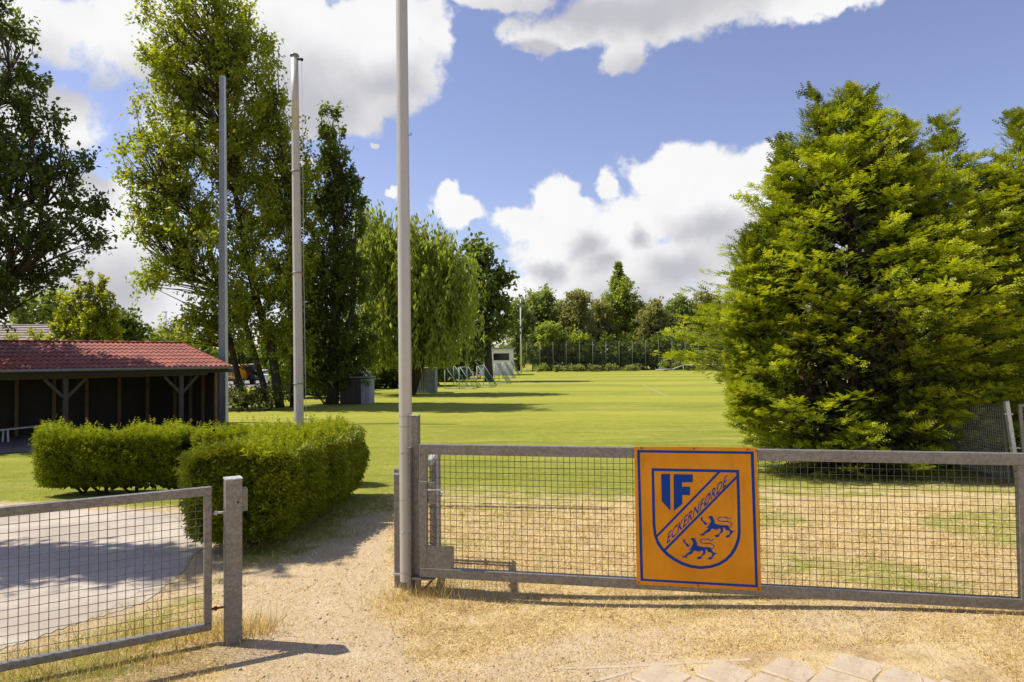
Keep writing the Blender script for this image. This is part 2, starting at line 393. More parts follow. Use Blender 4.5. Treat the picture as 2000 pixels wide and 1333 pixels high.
def m_ground():
    m_, t, out = new_mat('lawn_and_dry_earth'); g_ = t.node('ShaderNodeNewGeometry').outputs['Position']
    ag = t.node('ShaderNodeAttribute'); ag.attribute_name = 'green'; ad = t.node('ShaderNodeAttribute'); ad.attribute_name = 'dirt'
    n0 = t.noise(g_, .35, 4, .6); n1 = t.noise(g_, 3.0, 8, .65); n2 = t.noise(g_, 24, 8, .7); n3 = t.noise(g_, 110, 6, .7)
    st = t.vmath('MULTIPLY', g_, (.5, .06, 1)); ns = t.noise(st, 1, 3)
    gf = t.math('ADD', t.math('MULTIPLY', n2, .5), t.math('MULTIPLY', n3, .5))
    lawn = t.mix(t.ramp(gf, .36, .66), (.165, .190, .020), (.345, .350, .040))
    n5 = t.noise(t.vmath('MULTIPLY', g_, (.35, 1.6, 1)), 1.0, 7, .7)
    lawn = t.mix(t.math('MULTIPLY', t.ramp(n1, .45, .68), .5), lawn, (.40, .36, .09)); lawn = t.mix(t.math('MULTIPLY', t.ramp(n5, .46, .62), .55), lawn, (.120, .155, .015)); n6 = t.noise(t.vmath('MULTIPLY', g_, (.12, .5, 1)), 1.0, 6, .7); lawn = t.mix(t.math('MULTIPLY', t.ramp(n6, .50, .66), .45), lawn, (.40, .37, .08))
    lawn = t.mix(t.math('MULTIPLY', t.ramp(t.math('ADD', t.math('MULTIPLY', n0, .6), t.math('MULTIPLY', ns, .4)), .42, .6), .4), lawn, (.21, .235, .03))
    sx = t.node('ShaderNodeSeparateXYZ'); t.link(g_, sx.inputs[0])
    mow = t.math('SINE', t.math('MULTIPLY', t.math('MULTIPLY_ADD', sx.outputs[0], .15, sx.outputs[1]), .55))
    lawn = t.mix(t.math('MULTIPLY', t.ramp(mow, -.4, .4), t.math('MULTIPLY', t.ramp(sx.outputs[1], 16, 30), .42)), lawn, (.40, .39, .05))
    dry = t.mix(t.ramp(n3, .35, .65), (.48, .345, .165), (.72, .57, .31)); dry = t.mix(t.math('MULTIPLY', t.ramp(n2, .45, .7), .5), dry, (.56, .47, .20))
    dry = t.mix(t.math('MULTIPLY', t.ramp(n1, .47, .62), .55), dry, (.38, .25, .13)); n4 = t.noise(g_, 7, 6, .7); dry = t.mix(t.math('MULTIPLY', t.ramp(n4, .52, .66), .6), dry, (.30, .19, .10)); dry = t.mix(t.math('MULTIPLY', t.ramp(n4, .48, .34), .5), dry, (.66, .52, .36))
    earth = t.mix(t.ramp(n3, .3, .7), (.45, .33, .19), (.64, .51, .33)); earth = t.mix(t.math('MULTIPLY', t.ramp(n2, .48, .68), .5), earth, (.40, .29, .18))
    earth = t.mix(t.math('MULTIPLY', t.ramp(n1, .5, .66), .4), earth, (.68, .55, .39))
    nn = t.math('MULTIPLY_ADD', n2, .3, t.math('MULTIPLY_ADD', n4, .35, t.math('MULTIPLY', n1, .35)))
    fg = t.ramp(t.math('ADD', ag.outputs['Fac'], t.math('MULTIPLY', t.math('SUBTRACT', nn, .5), 3.2)), .22, .78)
    fd = t.ramp(t.math('ADD', ad.outputs['Fac'], t.math('MULTIPLY', t.math('SUBTRACT', nn, .5), 3.4)), .25, .75)
    col = t.mix(fd, t.mix(fg, dry, lawn), earth)
    vo_ = t.node('ShaderNodeTexVoronoi'); t.link(g_, vo_.inputs['Vector']); vo_.inputs['Scale'].default_value = 60
    bmp = t.math('ADD', t.math('MULTIPLY', n2, .9), t.math('ADD', t.math('MULTIPLY', n3, .45), t.math('MULTIPLY', vo_.outputs[0], .25)))
    principled(t, out, col, .95, 0, .15, bmp, .75, .03); return m_
M['ground'] = m_ground()
gobj = np_mesh('ground', np.stack([X, Y, Z], -1).reshape(-1, 3), F, M['ground'], attrs={'green': green.ravel(), 'dirt': dirt.ravel()}, smooth=True)
tag(gobj, 'football field ground with green lawn, dry straw and trodden sandy track', kind='structure')

def sheet(name, poly, cell, off, mat, jit=.05, label=None):
    x0 = min(p[0] for p in poly); x1 = max(p[0] for p in poly); y0 = min(p[1] for p in poly); y1 = max(p[1] for p in poly)
    gx = np.arange(x0, x1 + cell, cell); gy = np.arange(y0, y1 + cell, cell); XX, YY = np.meshgrid(gx, gy)
    keep = sdpoly(XX[:-1, :-1] + cell / 2, YY[:-1, :-1] + cell / 2, poly) + (sines(XX[:-1, :-1], YY[:-1, :-1], 6, 21) * jit) > 0
    id_ = np.arange(XX.size).reshape(XX.shape)
    F_ = np.stack([id_[:-1, :-1], id_[:-1, 1:], id_[1:, 1:], id_[1:, :-1]], -1)[keep]
    o = np_mesh(name, np.stack([XX, YY, T(XX, YY) + off], -1).reshape(-1, 3), F_, mat, smooth=True)
    bm = bmesh.new(); bm.from_mesh(o.data); bmesh.ops.delete(bm, geom=[v for v in bm.verts if not v.link_faces], context='VERTS'); bm.to_mesh(o.data); bm.free()
    return tag(o, label, kind='structure')
def m_slab():
    m_, t, out = new_mat('dusty_concrete'); g_ = t.node('ShaderNodeNewGeometry').outputs['Position']
    n1 = t.noise(g_, 1.3, 7, .6); n2 = t.noise(g_, 14, 7, .65); n3 = t.noise(g_, 90, 4)
    c = t.mix(t.ramp(n1, .35, .65), (.37, .32, .26), (.49, .425, .35)); c = t.mix(t.math('MULTIPLY', t.ramp(n2, .5, .7), .45), c, (.27, .235, .20))
    vo_ = t.node('ShaderNodeTexVoronoi', feature='DISTANCE_TO_EDGE'); t.link(t.vmath('ADD', g_, t.vmath('MULTIPLY', t.vmath('SUBTRACT', t.node('ShaderNodeTexNoise').outputs['Color'], (.5, .5, .5)), (.4, .4, 0))), vo_.inputs['Vector']); vo_.inputs['Scale'].default_value = .55
    cr = t.ramp(vo_.outputs[0], .0, .004); c = t.mix(cr, (.30, .24, .18), c)
    principled(t, out, c, .9, 0, .2, t.math('ADD', n3, t.math('MULTIPLY', cr, .6)), .35, .006); return m_
M['slab'] = m_slab()
sheet('path', SLAB, .03, .004, M['slab'], .05, 'pale cracked concrete path seen through the small gate')

# white touch line far out on the pitch
la, lb = G(1255, 752), G(1308, 778)
ln_ = MB(); dv = (lb - la).normalized(); sv = Vector((-dv.y, dv.x, 0)) * .06
ln_.add([la - sv + Vector((0, 0, .012)), lb - sv + Vector((0, 0, .012)), lb + sv + Vector((0, 0, .012)), la + sv + Vector((0, 0, .012))], [(0, 1, 2, 3)])
tag(ln_.build('pitch_marking', M['line']), 'faint white line painted across the lawn', kind='structure')

# ------------------------------------------------------------------ pavers at the bottom right
pav = empty('pavement'); tag(pav, 'sunken diagonal concrete pavers under sand at the lower edge', kind='structure')
bm = bmesh.new(); bmesh.ops.create_cube(bm, size=1)
bmesh.ops.scale(bm, vec=(.219, .219, .05), verts=bm.verts)
bmesh.ops.bevel(bm, geom=[e for e in bm.edges if all(v.co.z > 0 for v in e.verts)], offset=.007, segments=1, affect='EDGES')
pme = bpy.data.meshes.new('paver'); bm.to_mesh(pme); bm.free(); pme.materials.append(M['paver'])
kerb_a, kerb_b = G(1090, 1306), G(1470, 1288)
kdir = (kerb_b - kerb_a).normalized(); kn = Vector((kdir.y, -kdir.x, 0))
for i in range(-2, 13):
    for j in range(-3, 9):
        for _ in (0,):
            s_ = .226; u = (i - j) * s_ * .7071; v = (i + j) * s_ * .7071
            if v < .10 or v > 1.4: continue
            p = Vector((kerb_a.x, kerb_a.y, 0)) + Vector((kdir.x, kdir.y, 0)) * (u + .35) + kn * (v - .02)
            if p.x < .05 or p.x > 3.6 or p.y < 2.4: continue
            lim = 2.45 + .25 * math.sin(p.y * 9)
            o = bpy.data.objects.new('paver', pme); C.objects.link(o); o.parent = pav
            sink = (.007 + random.uniform(-.002, .002)) if .42 < p.x < lim else -.006
            o.location = (p.x, p.y, Tz(p.x, p.y) - .025 + sink + random.uniform(-.003, .003))
            o.rotation_euler = (random.uniform(-.012, .012), random.uniform(-.012, .012), math.atan2(kdir.y, kdir.x) + PI / 4 + random.uniform(-.01, .01))
for t0, t1 in ((0.0, .98), (1.0, 1.9)):
    pass
kb = MB()
n_k = 3
for q in range(n_k):
    a = kerb_a.lerp(kerb_b, q / n_k); b = kerb_a.lerp(kerb_b, (q + .985) / n_k)
    k1 = MB(); a.z = Tz(a.x, a.y) - .049; b.z = Tz(b.x, b.y) - .049
    k1.bar(a, b, .03, .104); k1.build('kerb_stone', M['paver'], pav, .006)
a = G(1150, 1333) + Vector((-.02, -.02, 0)); a2 = G(1240, 1309)
k1 = MB(); k1.bar(a - Vector((0, 0, .049)), a2 - Vector((0, 0, .049)), .03, .104); k1.build('kerb_stone', M['paver'], pav, .006)

# ------------------------------------------------------------------ steel gates
GA, GB = P(822, 1121, 4.65), P(2011, 1189, 3.94)
gate_ang = math.atan2(GB.y - GA.y, GB.x - GA.x); gate_len = math.hypot(GB.x - GA.x, GB.y - GA.y)
def wire_panel(parent, x0, x1, z0, z1, pitch=.04, r=.0018, y=0.0, mat='wire'):
    """crimped wire mesh: wavy verticals and horizontals"""
    V = []; Fq = []
    def wire(p0, p1, n, wob):
        p0 = np.array(p0, float); p1 = np.array(p1, float)
        t = np.linspace(0, 1, n + 1)[:, None]; pts = p0 + (p1 - p0) * t
        pts[:, 1] += wob * np.where(np.arange(n + 1) % 2 == 0, 1, -1)
        d = p1 - p0; side = np.array([0, 0, 1.0]) if abs(d[0]) > abs(d[2]) else np.array([1.0, 0, 0])
        fr = np.array([0, 1.0, 0]); b = sum(len(v) for v in V)
        ring = np.stack([pts + side * r, pts + fr * r, pts - side * r, pts - fr * r], 1).reshape(-1, 3); V.append(ring)
        for i in range(n):
            for k in range(4):
                Fq.append((b + i * 4 + k, b + i * 4 + (k + 1) % 4, b + (i + 1) * 4 + (k + 1) % 4, b + (i + 1) * 4 + k))
    nv = int(round((x1 - x0) / pitch)); nh = int(round((z1 - z0) / pitch))
    for i in range(1, nv):
        x = x0 + (x1 - x0) * i / nv; j = random.uniform(-.0012, .0012); wire((x + j, y, z0), (x + j, y, z1), nh, .0018 * (1 if i % 2 else -1))
    for i in range(1, nh):
        z = z0 + (z1 - z0) * i / nh; wire((x0, y, z), (x1, y, z), nv, -.0018 * (1 if i % 2 else -1))
    o = np_mesh('wire_mesh', np.concatenate(V), Fq, M[mat], parent); o['kind'] = 'stuff'
    return o
def V3(a, b, c): return Vector((a, b, c))

gate = thing('field_gate', 'wide galvanised wire mesh gate carrying the orange club sign', 'gate', (GA.x, GA.y, 0), gate_ang)
gz0, gz1 = .135, 1.025; L = gate_len; W = .05
MB().box((L / 2, 0, gz1 - .034), (L, W, .068)).build('top_rail', M['galv'], gate, .004)
MB().box((L / 2, 0, gz0 + .031), (L, W, .062)).build('bottom_rail', M['galv'], gate, .004)
MB().box((W / 2, 0, (gz0 + gz1) / 2 - .003), (W, W - .004, gz1 - gz0 - .13)).build('end_stile', M['galv'], gate, .004)
MB().box((L - W / 2, 0, (gz0 + gz1) / 2 - .003), (W, W - .004, gz1 - gz0 - .13)).build('end_stile', M['galv'], gate, .004)
wire_panel(gate, W, L - W, gz0 + .06, gz1 - .066, .0405)
MB().box((W + .092, -.012, gz0 + .062 + .074), (.184, .02, .148)).build('corner_plate', M['galv'], gate, .002)
lk = MB().box((.03, -.032, .70), (.06, .018, .16)).box((.085, -.012, .70), (.05, .03, .145)).build('lock_case', M['galv'], gate, .003)
MB().tube((.075, -.05, .725), (.075, -.02, .725), .006).bar((.07, -.05, .725), (.16, -.05, .728), .010, .008).build('handle', M['galv_light'], lk)
MB().tube((.06, -.032, .655), (.06, -.022, .655), .007, n=8).build('keyhole', M['black'], lk)
MB().box((.02, .0, gz0 - .014), (.15, .05, .012)).tube((-.02, 0, gz0 - .06), (-.02, 0, gz0 - .02), .010).build('hinge', M['galv'], gate)
MB().tube((.10, .0, gz0 - .005), (-.03, -.012, .0), .007).build('bottom_stay', M['rust'], gate)

GPL_O = Vector((GA.x, GA.y, 0)); GDIR = Vector((math.cos(gate_ang), math.sin(gate_ang), 0)); GN = Vector((GDIR.y, -GDIR.x, 0))   # normal towards the viewer's side
SIGN_OFF = .040
def on_sign(zx, zy, off=0.0):
    """a point of the sign's face -> (u along gate, z) in the gate frame"""
    px, py = 1220 + zx / 4.04, 850 + zy / 4.04
    d = ray(px, py); o_ = GPL_O + GN * SIGN_OFF
    t = (o_ - EYE).dot(GN) / d.dot(GN); p = EYE + d * t
    return ((p - o_).dot(GDIR), p.z)
sign = thing('club_sign', 'orange enamel sign with blue crest, club name and two lions', 'sign', (GA.x, GA.y, 0), gate_ang)
c_tl, c_tr, c_br, c_bl = on_sign(74, 92), on_sign(1043, 110), on_sign(1078, 1232), on_sign(96, 1178)
bowed = [c_tl, on_sign(540, 92), on_sign(985, 98), c_tr, on_sign(1062, 680), c_br, on_sign(590, 1206), c_bl]
Y0 = -SIGN_OFF
def sf(u, v, wd): return Vector((u, Y0 - wd, v))
MB().prism(bowed, .004, lambda u, v, wd: Vector((u, Y0 + .004 - wd, v))).build('panel', M['orange'], sign, .001)
def ring(outer, inner, d=.0012):
    mb = MB(); n = len(outer)
    vs_ = [sf(u, v, d) for u, v in outer] + [sf(u, v, d) for u, v in inner] + [sf(u, v, -.0002) for u, v in outer] + [sf(u, v, -.0002) for u, v in inner]
    fs_ = []
    for i in range(n):
        j = (i + 1) % n; fs_ += [(i, j, n + j, n + i), (2 * n + i, 2 * n + j, j, i), (n + i, n + j, 3 * n + j, 3 * n + i)]
    return mb.add(vs_, fs_)
S = lambda pts: [on_sign(*p) for p in pts]
ring(S([(98, 118), (1018, 130), (1052, 1203), (125, 1150)]), S([(120, 138), (994, 150), (1030, 1182), (146, 1134)])).build('border_stripe', M['blue'], sign)
so = [(212, 262), (216, 500), (220, 700), (230, 790), (250, 850), (285, 905), (330, 952), (385, 990), (450, 1025), (520, 1048), (600, 1058), (680, 1050), (745, 1030), (805, 995), (850, 950), (885, 895), (908, 830), (915, 770), (912, 600), (908, 450), (902, 275)]
si = [(232, 284), (238, 500), (242, 700), (251, 785), (270, 838), (303, 888), (347, 933), (399, 970), (460, 1003), (526, 1025), (600, 1035), (674, 1028), (735, 1009), (789, 977), (830, 936), (862, 885), (884, 826), (892, 768), (889, 600), (886, 450), (880, 297)]
shield = ring(S(so), S(si)).build('shield_outline', M['blue'], sign)
def flat(name, polys, parent=sign, mat='blue', d=.0014):
    mb = MB()
    for p in polys: mb.prism(S(p), d, sf)
    return mb.build(name, M[mat], parent)
flat('band_line', [[(240, 800), (740, 285), (762, 288), (252, 812)]])
flat('band_line', [[(303, 908), (880, 322), (884, 342), (316, 922)]])
flat('letter_i', [[(287, 307), (357, 307), (362, 598), (292, 522)]])
flat('letter_f', [[(386, 309), (538, 312), (537, 373), (452, 373), (452, 408), (517, 409), (515, 475), (455, 474), (455, 545), (388, 600)]])
cu = bpy.data.curves.new('club_name', 'FONT'); cu.body = 'ECKERNF\u00d8RDE'; cu.offset = .010; cu.resolution_u = 3
cu.space_character = 1.06
tmp = bpy.data.objects.new('tmp', cu); C.objects.link(tmp); bpy.context.view_layer.update()
tme = bpy.data.meshes.new_from_object(tmp.evaluated_get(bpy.context.evaluated_depsgraph_get())); bpy.data.objects.remove(tmp)
tv = np.array([v.co[:2] for v in tme.vertices]); w_, h_ = tv[:, 0].max(), .70
x_min = tv[:, 0].min()
for v in tme.vertices:
    tx = (v.co.x - x_min) / (w_ - x_min); ty = v.co.y / h_
    q = on_sign(332 + 468 * tx + 12 * ty, 860 - 462 * tx - 88 * ty); v.co = sf(q[0], q[1], .0016)
txt = link_mesh('club_name', tme, M['blue'], sign)
def lion_pts(pts): return [(565 + x * .1845 - 0, 605 + y * .1830) for x, y in pts]
LB = [(505, 250), (540, 200), (610, 180), (690, 195), (735, 280), (775, 370), (800, 520), (900, 545), (1060, 580), (1330, 585), (1400, 640), (1420, 720), (1470, 790), (1560, 830), (1690, 850), (1580, 870), (1520, 940), (1450, 1030), (1425, 1105), (1260, 1110), (1250, 1060), (1300, 1020), (1400, 1000), (1430, 930), (1420, 830), (1260, 790), (1200, 690), (1130, 680),
      (1150, 760), (1140, 880), (1050, 930), (980, 1010), (970, 1080), (810, 1110), (795, 1030), (850, 990), (950, 975), (1030, 870), (1040, 760), (1000, 720), (930, 740), (900, 810), (860, 740), (820, 800), (790, 740), (740, 760), (690, 730), (640, 740), (600, 830), (540, 880), (470, 900), (400, 940), (350, 960), (350, 1060), (300, 1020), (150, 1020), (140, 990), (290, 930), (400, 820), (500, 740), (540, 690), (400, 715), (500, 650), (540, 570), (590, 480), (630, 400), (580, 350), (600, 310), (550, 270)]
LP = [(200, 250), (235, 215), (265, 250), (262, 330), (300, 380), (370, 430), (440, 490), (510, 520), (440, 530), (420, 590), (370, 570), (310, 500), (280, 420), (200, 380), (195, 310)]
def stroke(pts, wd):
    o_, i_ = [], []
    for k in range(len(pts)):
        a_ = Vector(pts[max(0, k - 1)]); b_ = Vector(pts[min(len(pts) - 1, k + 1)]); d_ = (b_ - a_).normalized(); n_ = Vector((-d_.y, d_.x)) * wd / 2
        p_ = Vector(pts[k]); o_.append(tuple(p_ + n_)); i_.append(tuple(p_ - n_))
    return o_ + i_[::-1]
LT = stroke([(1430, 660), (1500, 600), (1510, 520), (1430, 450), (1250, 425), (1060, 415), (950, 380), (910, 300), (960, 250), (1100, 235), (1250, 240), (1330, 290), (1420, 295), (1490, 240)], 34)
LT2 = [(1250, 240), (1290, 180), (1310, 250)]
LT3 = [(1290, 430), (1330, 370), (1360, 430)]
for dx_, dy_ in ((0, 0), (-139, 173)):
    flat('lion', [[(x + dx_, y + dy_) for x, y in lion_pts(q)] for q in (LB, LP, LT, LT2, LT3)])
for zx, zy in ((132, 102), (546, 106), (968, 115), (1040, 126), (108, 1162), (578, 1186), (1054, 1214)):
    u, v = on_sign(zx, zy); hd = MB().tube((u, Y0 - .002, v), (u, Y0 - .012, v), .0065, .005, 8); hd.build('screw', M['rust'], sign)
for zx, zy in ((132, 102), (546, 106)):
    u, v = on_sign(zx, zy); MB().tube((u, Y0 - .011, v), (u + .001, Y0 - .018, v), .003, .003, 6).build('screw', M['rust'], sign)

# gate post, latch post, pole, side panel
gp_ = P(812, 1160, 4.70); top = P(812, 813, 4.70).z
post = thing('gate_post', 'tall square steel post just right of the round grey pole', 'post', (gp_.x, gp_.y, 0), gate_ang)
MB().box((0, .02, top / 2 - .15), (.05, .06, top + .3)).build('shaft', M['galv'], post, .004)
MB().box((0, .02, top + .004), (.056, .066, .006)).build('cap', M['galv_light'], post)
MB().box((-.022, -.035, .5), (.02, .05, 1.0)).build('stop_bar', M['galv'], post, .003)
lp = P(775, 1160, 4.82); top = P(775, 916, 4.82).z
post = thing('gate_post', 'short steel post peeping out left of the round grey pole', 'post', (lp.x, lp.y, 0), gate_ang)
MB().box((.02, .02, top / 2 - .15), (.07, .06, top + .3)).build('shaft', M['galv'], post, .004)
MB().box((.02, .02, top - .035), (.078, .068, .012)).build('collar', M['galv_light'], post)
MB().box((.045, -.012, .10), (.13, .012, .012)).tube((.06, -.03, .06), (.06, .0, .06), .014, n=6).build('bolt', M['galv_light'], post)

pb = G(795, 1150)
pole = thing('round_pole', 'round grey aluminium pole in front of the gate, cut by the top edge', 'pole', (pb.x, pb.y, 0))
lean = .010
def pole_shaft(parent, h, r0, r1, mat, z0=.0, n=28):
    mb = MB(); zz = [z0 + (h - z0) * i / 6 for i in range(7)]
    for i in range(6):
        mb.tube((0, 0, zz[i]), (0, 0, zz[i + 1]), r0 + (r1 - r0) * i / 6, r0 + (r1 - r0) * (i + 1) / 6, n, cap=(i == 5))
    return mb.build('shaft', mat, parent)
pole_shaft(pole, 5.1, .0475, .039, M['alu'], .06)
MB().box((.008, .0, .03), (.075, .075, .20)).build('foot_socket', M['galv'], pole, .003)
for zz_ in (.40, .95):
    MB().tube((-.02, -.045, zz_), (-.022, -.058, zz_), .007, .006, 6).build('bolt', M['galv_light'], pole)
z_h = P(802, 265, pb.y).z
MB().path([V3(.042, -.005, z_h), V3(.056, -.005, z_h), V3(.064, -.005, z_h + .008), V3(.058, -.005, z_h + .016), V3(.05, -.005, z_h + .012)], [.0022] * 5).build('hook', M['black'], pole)
for zz_ in (.12, .62, 1.13, 1.2):
    MB().tube((0, 0, zz_), (0, 0, zz_ + .0025), .0482 - .0016 * zz_, None, 28, cap=False).build('seam', M['galv'], pole)
pole.rotation_euler = (0, -.003, 0)

sa = P(838, 900, 4.78); sbn = P(853, 900, 5.42)
ang = math.atan2(sbn.y - sa.y, sbn.x - sa.x); Ls = (Vector((sbn.x, sbn.y)) - Vector((sa.x, sa.y))).length
side = thing('side_panel', 'narrow wire mesh panel running back behind the gate latch', 'fence', (sa.x, sa.y, 0), ang)
MB().box((Ls / 2, 0, .87), (Ls, .035, .04)).build('top_rail', M['galv_light'], side, .003)
MB().box((Ls / 2, 0, .10), (Ls, .035, .04)).build('bottom_rail', M['galv'], side, .003)
MB().box((Ls - .02, 0, .485), (.045, .04, .73)).build('end_stile', M['galv_light'], side, .003)
MB().box((Ls + .05, 0, .42), (.05, .05, .95)).build('post', M['galv'], side, .003)
for zc in (.84, .52): MB().bar((Ls - .01, -.03, zc), (Ls + .12, -.03, zc), .012, .02).build('clip', M['galv_light'], side)
wire_panel(side, 0, Ls - .04, .12, .85, .04)

# small gate at the left
H1 = P(413, 1226, 3.92); H0 = P(0, 1298, 3.42)
a_ = math.atan2(H0.y - H1.y, H0.x - H1.x); LL = 2.6
sg = thing('small_gate', 'low wire mesh gate in the lower left corner', 'gate', (H1.x, H1.y, 0), a_)
z0_, z1_ = .078, .885
MB().box((LL / 2, 0, z1_ - .024), (LL, .048, .048)).build('top_rail', M['galv'], sg, .004)
MB().box((LL / 2, 0, z0_ + .02), (LL, .048, .04)).build('bottom_rail', M['galv'], sg, .004)
MB().box((.02, 0, (z0_ + z1_) / 2 - .004), (.04, .045, z1_ - z0_ - .088)).build('end_stile', M['galv'], sg, .004)
MB().box((LL - .02, 0, (z0_ + z1_) / 2 - .004), (.04, .045, z1_ - z0_ - .088)).build('end_stile', M['galv'], sg, .004)
wire_panel(sg, .04, LL - .04, z0_ + .04, z1_ - .048, .0425)
MB().tube((.0, 0, .73), (-.10, 0, .73), .007).tube((-.015, 0, .73), (-.03, 0, .73), .013, n=6).build('hinge', M['galv_light'], sg)
MB().tube((.0, 0, .19), (-.10, 0, .19), .007).tube((-.015, 0, .19), (-.03, 0, .19), .013, n=6).build('hinge', M['rust'], sg)
pp = P(455, 1240, 3.92); top = P(453, 935, 3.92).z
gpost = thing('gate_post', 'thick galvanised post in the foreground beside the small gate', 'post', (pp.x, pp.y, 0), a_ + PI)
MB().box((0, 0, top / 2 - .2), (.088, .088, top + .4)).build('shaft', M['galv'], gpost, .004)
MB().box((0, 0, top + .003), (.092, .092, .007)).build('cap', M['galv_light'], gpost)
MB().box((.062, .01, top - .125), (.032, .05, .13)).build('lock_case', M['galv'], gpost, .003)
MB().tube((.02, -.046, top - .13), (.02, -.04, top - .13), .007, n=6).build('keyhole', M['black'], gpost)

# boundary fence at the right edge
fb_ = G(1994, 947); topz = P(1978, 787, fb_.y).z
fx, fy = fb_.x - .02, fb_.y
fence = thing('boundary_fence', 'leaning wire mesh fence running under the big cypress at the right edge', 'fence', (fx, fy, Tz(fx, fy)))
hgt = topz - Tz(fx, fy)
MB().bar((.0, 0, -.2), (-.09, 0, hgt + .03), .055, .055, (0, 1, 0)).build('post', M['galv_light'], fence, .004)
def leaf_panel(x0, y0, x1, y1, lean=-.07):
    h0, h1 = .06, hgt - .04
    r_ = empty('panel', (x0, y0, 0), math.atan2(y1 - y0, x1 - x0)); r_.parent = fence
    LL_ = math.hypot(x1 - x0, y1 - y0)
    f_ = MB().box((LL_ / 2, 0, h1), (LL_, .04, .045)).box((LL_ / 2, 0, h0), (LL_, .04, .045)).box((.02, 0, (h0 + h1) / 2), (.045, .038, h1 - h0 - .045)).box((LL_ - .02, 0, (h0 + h1) / 2), (.045, .038, h1 - h0 - .045)).build('frame', M['galv'], r_, .003)
    wire_panel(r_, .04, LL_ - .04, h0 + .02, h1 - .02, .043, .0026, mat='galv_light')  # paler steel than the other meshes: sunlight on these wires put into the colour
    return r_
pn = leaf_panel(-.09, .06, -.05, 1.95); pn.rotation_euler.x = 0; pn.rotation_euler = Euler((0.0, 0, pn.rotation_euler.z))
leaf_panel(.05, -.02, 1.9, -.25)
MB().bar((-.13, -.01, hgt - .14), (-.02, -.01, hgt - .15), .015, .02).build('clip', M['galv_light'], fence)
MB().bar((-.10, -.01, .5), (.06, -.01, .49), .015, .02).build('clip', M['galv_light'], fence)
fence.rotation_euler = (0, -.055, 0)

# ------------------------------------------------------------------ tall poles on the lawn
p2b = G(586, 985)
p2 = thing('flag_pole', 'old round pole with halyard rising behind the clipped hedge', 'pole', (p2b.x, p2b.y, p2b.z))
h2 = P(571, 110, p2b.y).z - p2b.z
pole_shaft(p2, h2, .058, .042, simple('chalky_pole', (.48, .45, .41), .55, .15, .14, 9, .05), -.1)
MB().tube((0, 0, h2), (0, 0, h2 + .02), .055, .045, 20).build('cap', M['galv'], p2)
MB().bar((.04, 0, h2 - .04), (.10, 0, h2 - .04), .02, .02).tube((.085, -.008, h2 - .045), (.085, .008, h2 - .045), .018).build('pulley', M['black'], p2)
MB().path([V3(.085, 0, h2 - .05), V3(.078, 0, h2 * .5), V3(.085, 0, .9), V3(.09, 0, .3)], [.0025] * 4, 5).build('halyard', M['white_metal'], p2)
MB().bar((-.06, -.02, .92), (-.10, -.02, .92), .012, .012).bar((-.10, -.02, .87), (-.10, -.02, .97), .012, .012).build('cleat', M['black'], p2)
for zb_ in (1.4, 2.7, 3.9): MB().tube((0, 0, zb_), (0, 0, zb_ + .012), .062, None, 20).build('band', M['galv'], p2)
p2.rotation_euler = (0, -.010, 0)
p3b = G(437, 826)
h3 = P(431, 150, p3b.y).z - p3b.z
p3 = thing('steel_mast', 'slim tapered blue grey steel mast beside the shed roof', 'mast', tuple(p3b))
mb = MB()
a0, a1 = .115, .07
def sq(z, s_, y_=1): return [V3(-s_, -s_ * y_, z), V3(s_, -s_ * y_, z), V3(s_, s_ * y_, z), V3(-s_, s_ * y_, z)]
mb.add(sq(-.2, a0) + sq(h3, a1), [(0, 1, 5, 4), (1, 2, 6, 5), (2, 3, 7, 6), (3, 0, 4, 7), (4, 5, 6, 7)]).build('shaft', M['mast'], p3, .01)
mb = MB()
for sgn, wf in ((-1, 1.0), (1, 1.0)):
    mb.add([V3(sgn * a0, -a0 - .02, -.1), V3(sgn * (a0 + .012), -a0 - .02, -.1), V3(sgn * (a0 + .012), a0, -.1), V3(sgn * a0, a0, -.1), V3(sgn * a1, -a1 - .02, h3), V3(sgn * (a1 + .012), -a1 - .02, h3), V3(sgn * (a1 + .012), a1, h3), V3(sgn * a1, a1, h3)],
           [(0, 1, 5, 4), (1, 2, 6, 5), (2, 3, 7, 6), (3, 0, 4, 7), (4, 5, 6, 7)])
mb.build('flange', M['galv_light'], p3)
for k in range(16):
    z = 2.4 + k * .58
    if z < h3 - .1:
        s_ = a0 + (a1 - a0) * z / h3; MB().tube((s_ * .55, -s_ - .002, z), (s_ * .55, -s_ - .035, z), .022, None, 6).build('bolt', M['white_metal'], p3)
p3.rotation_euler = (0, -.003, 0)

# ------------------------------------------------------------------ the open shed
E = Vector((-.679, -.734, 0)); E.normalize(); N = Vector((E.y, -E.x, 0))
if N.y < 0: N = -N
ce = P(447, 716, 22.0); ZB = -.60; EZ = ce.z - ZB
shed_ang = math.atan2(-E.y, -E.x)      # local -x runs along E
shed = thing('open_shed', 'long open timber shed with red tile roof beside the hedge', 'shed', (ce.x, ce.y, ZB), math.atan2(E.y, E.x))
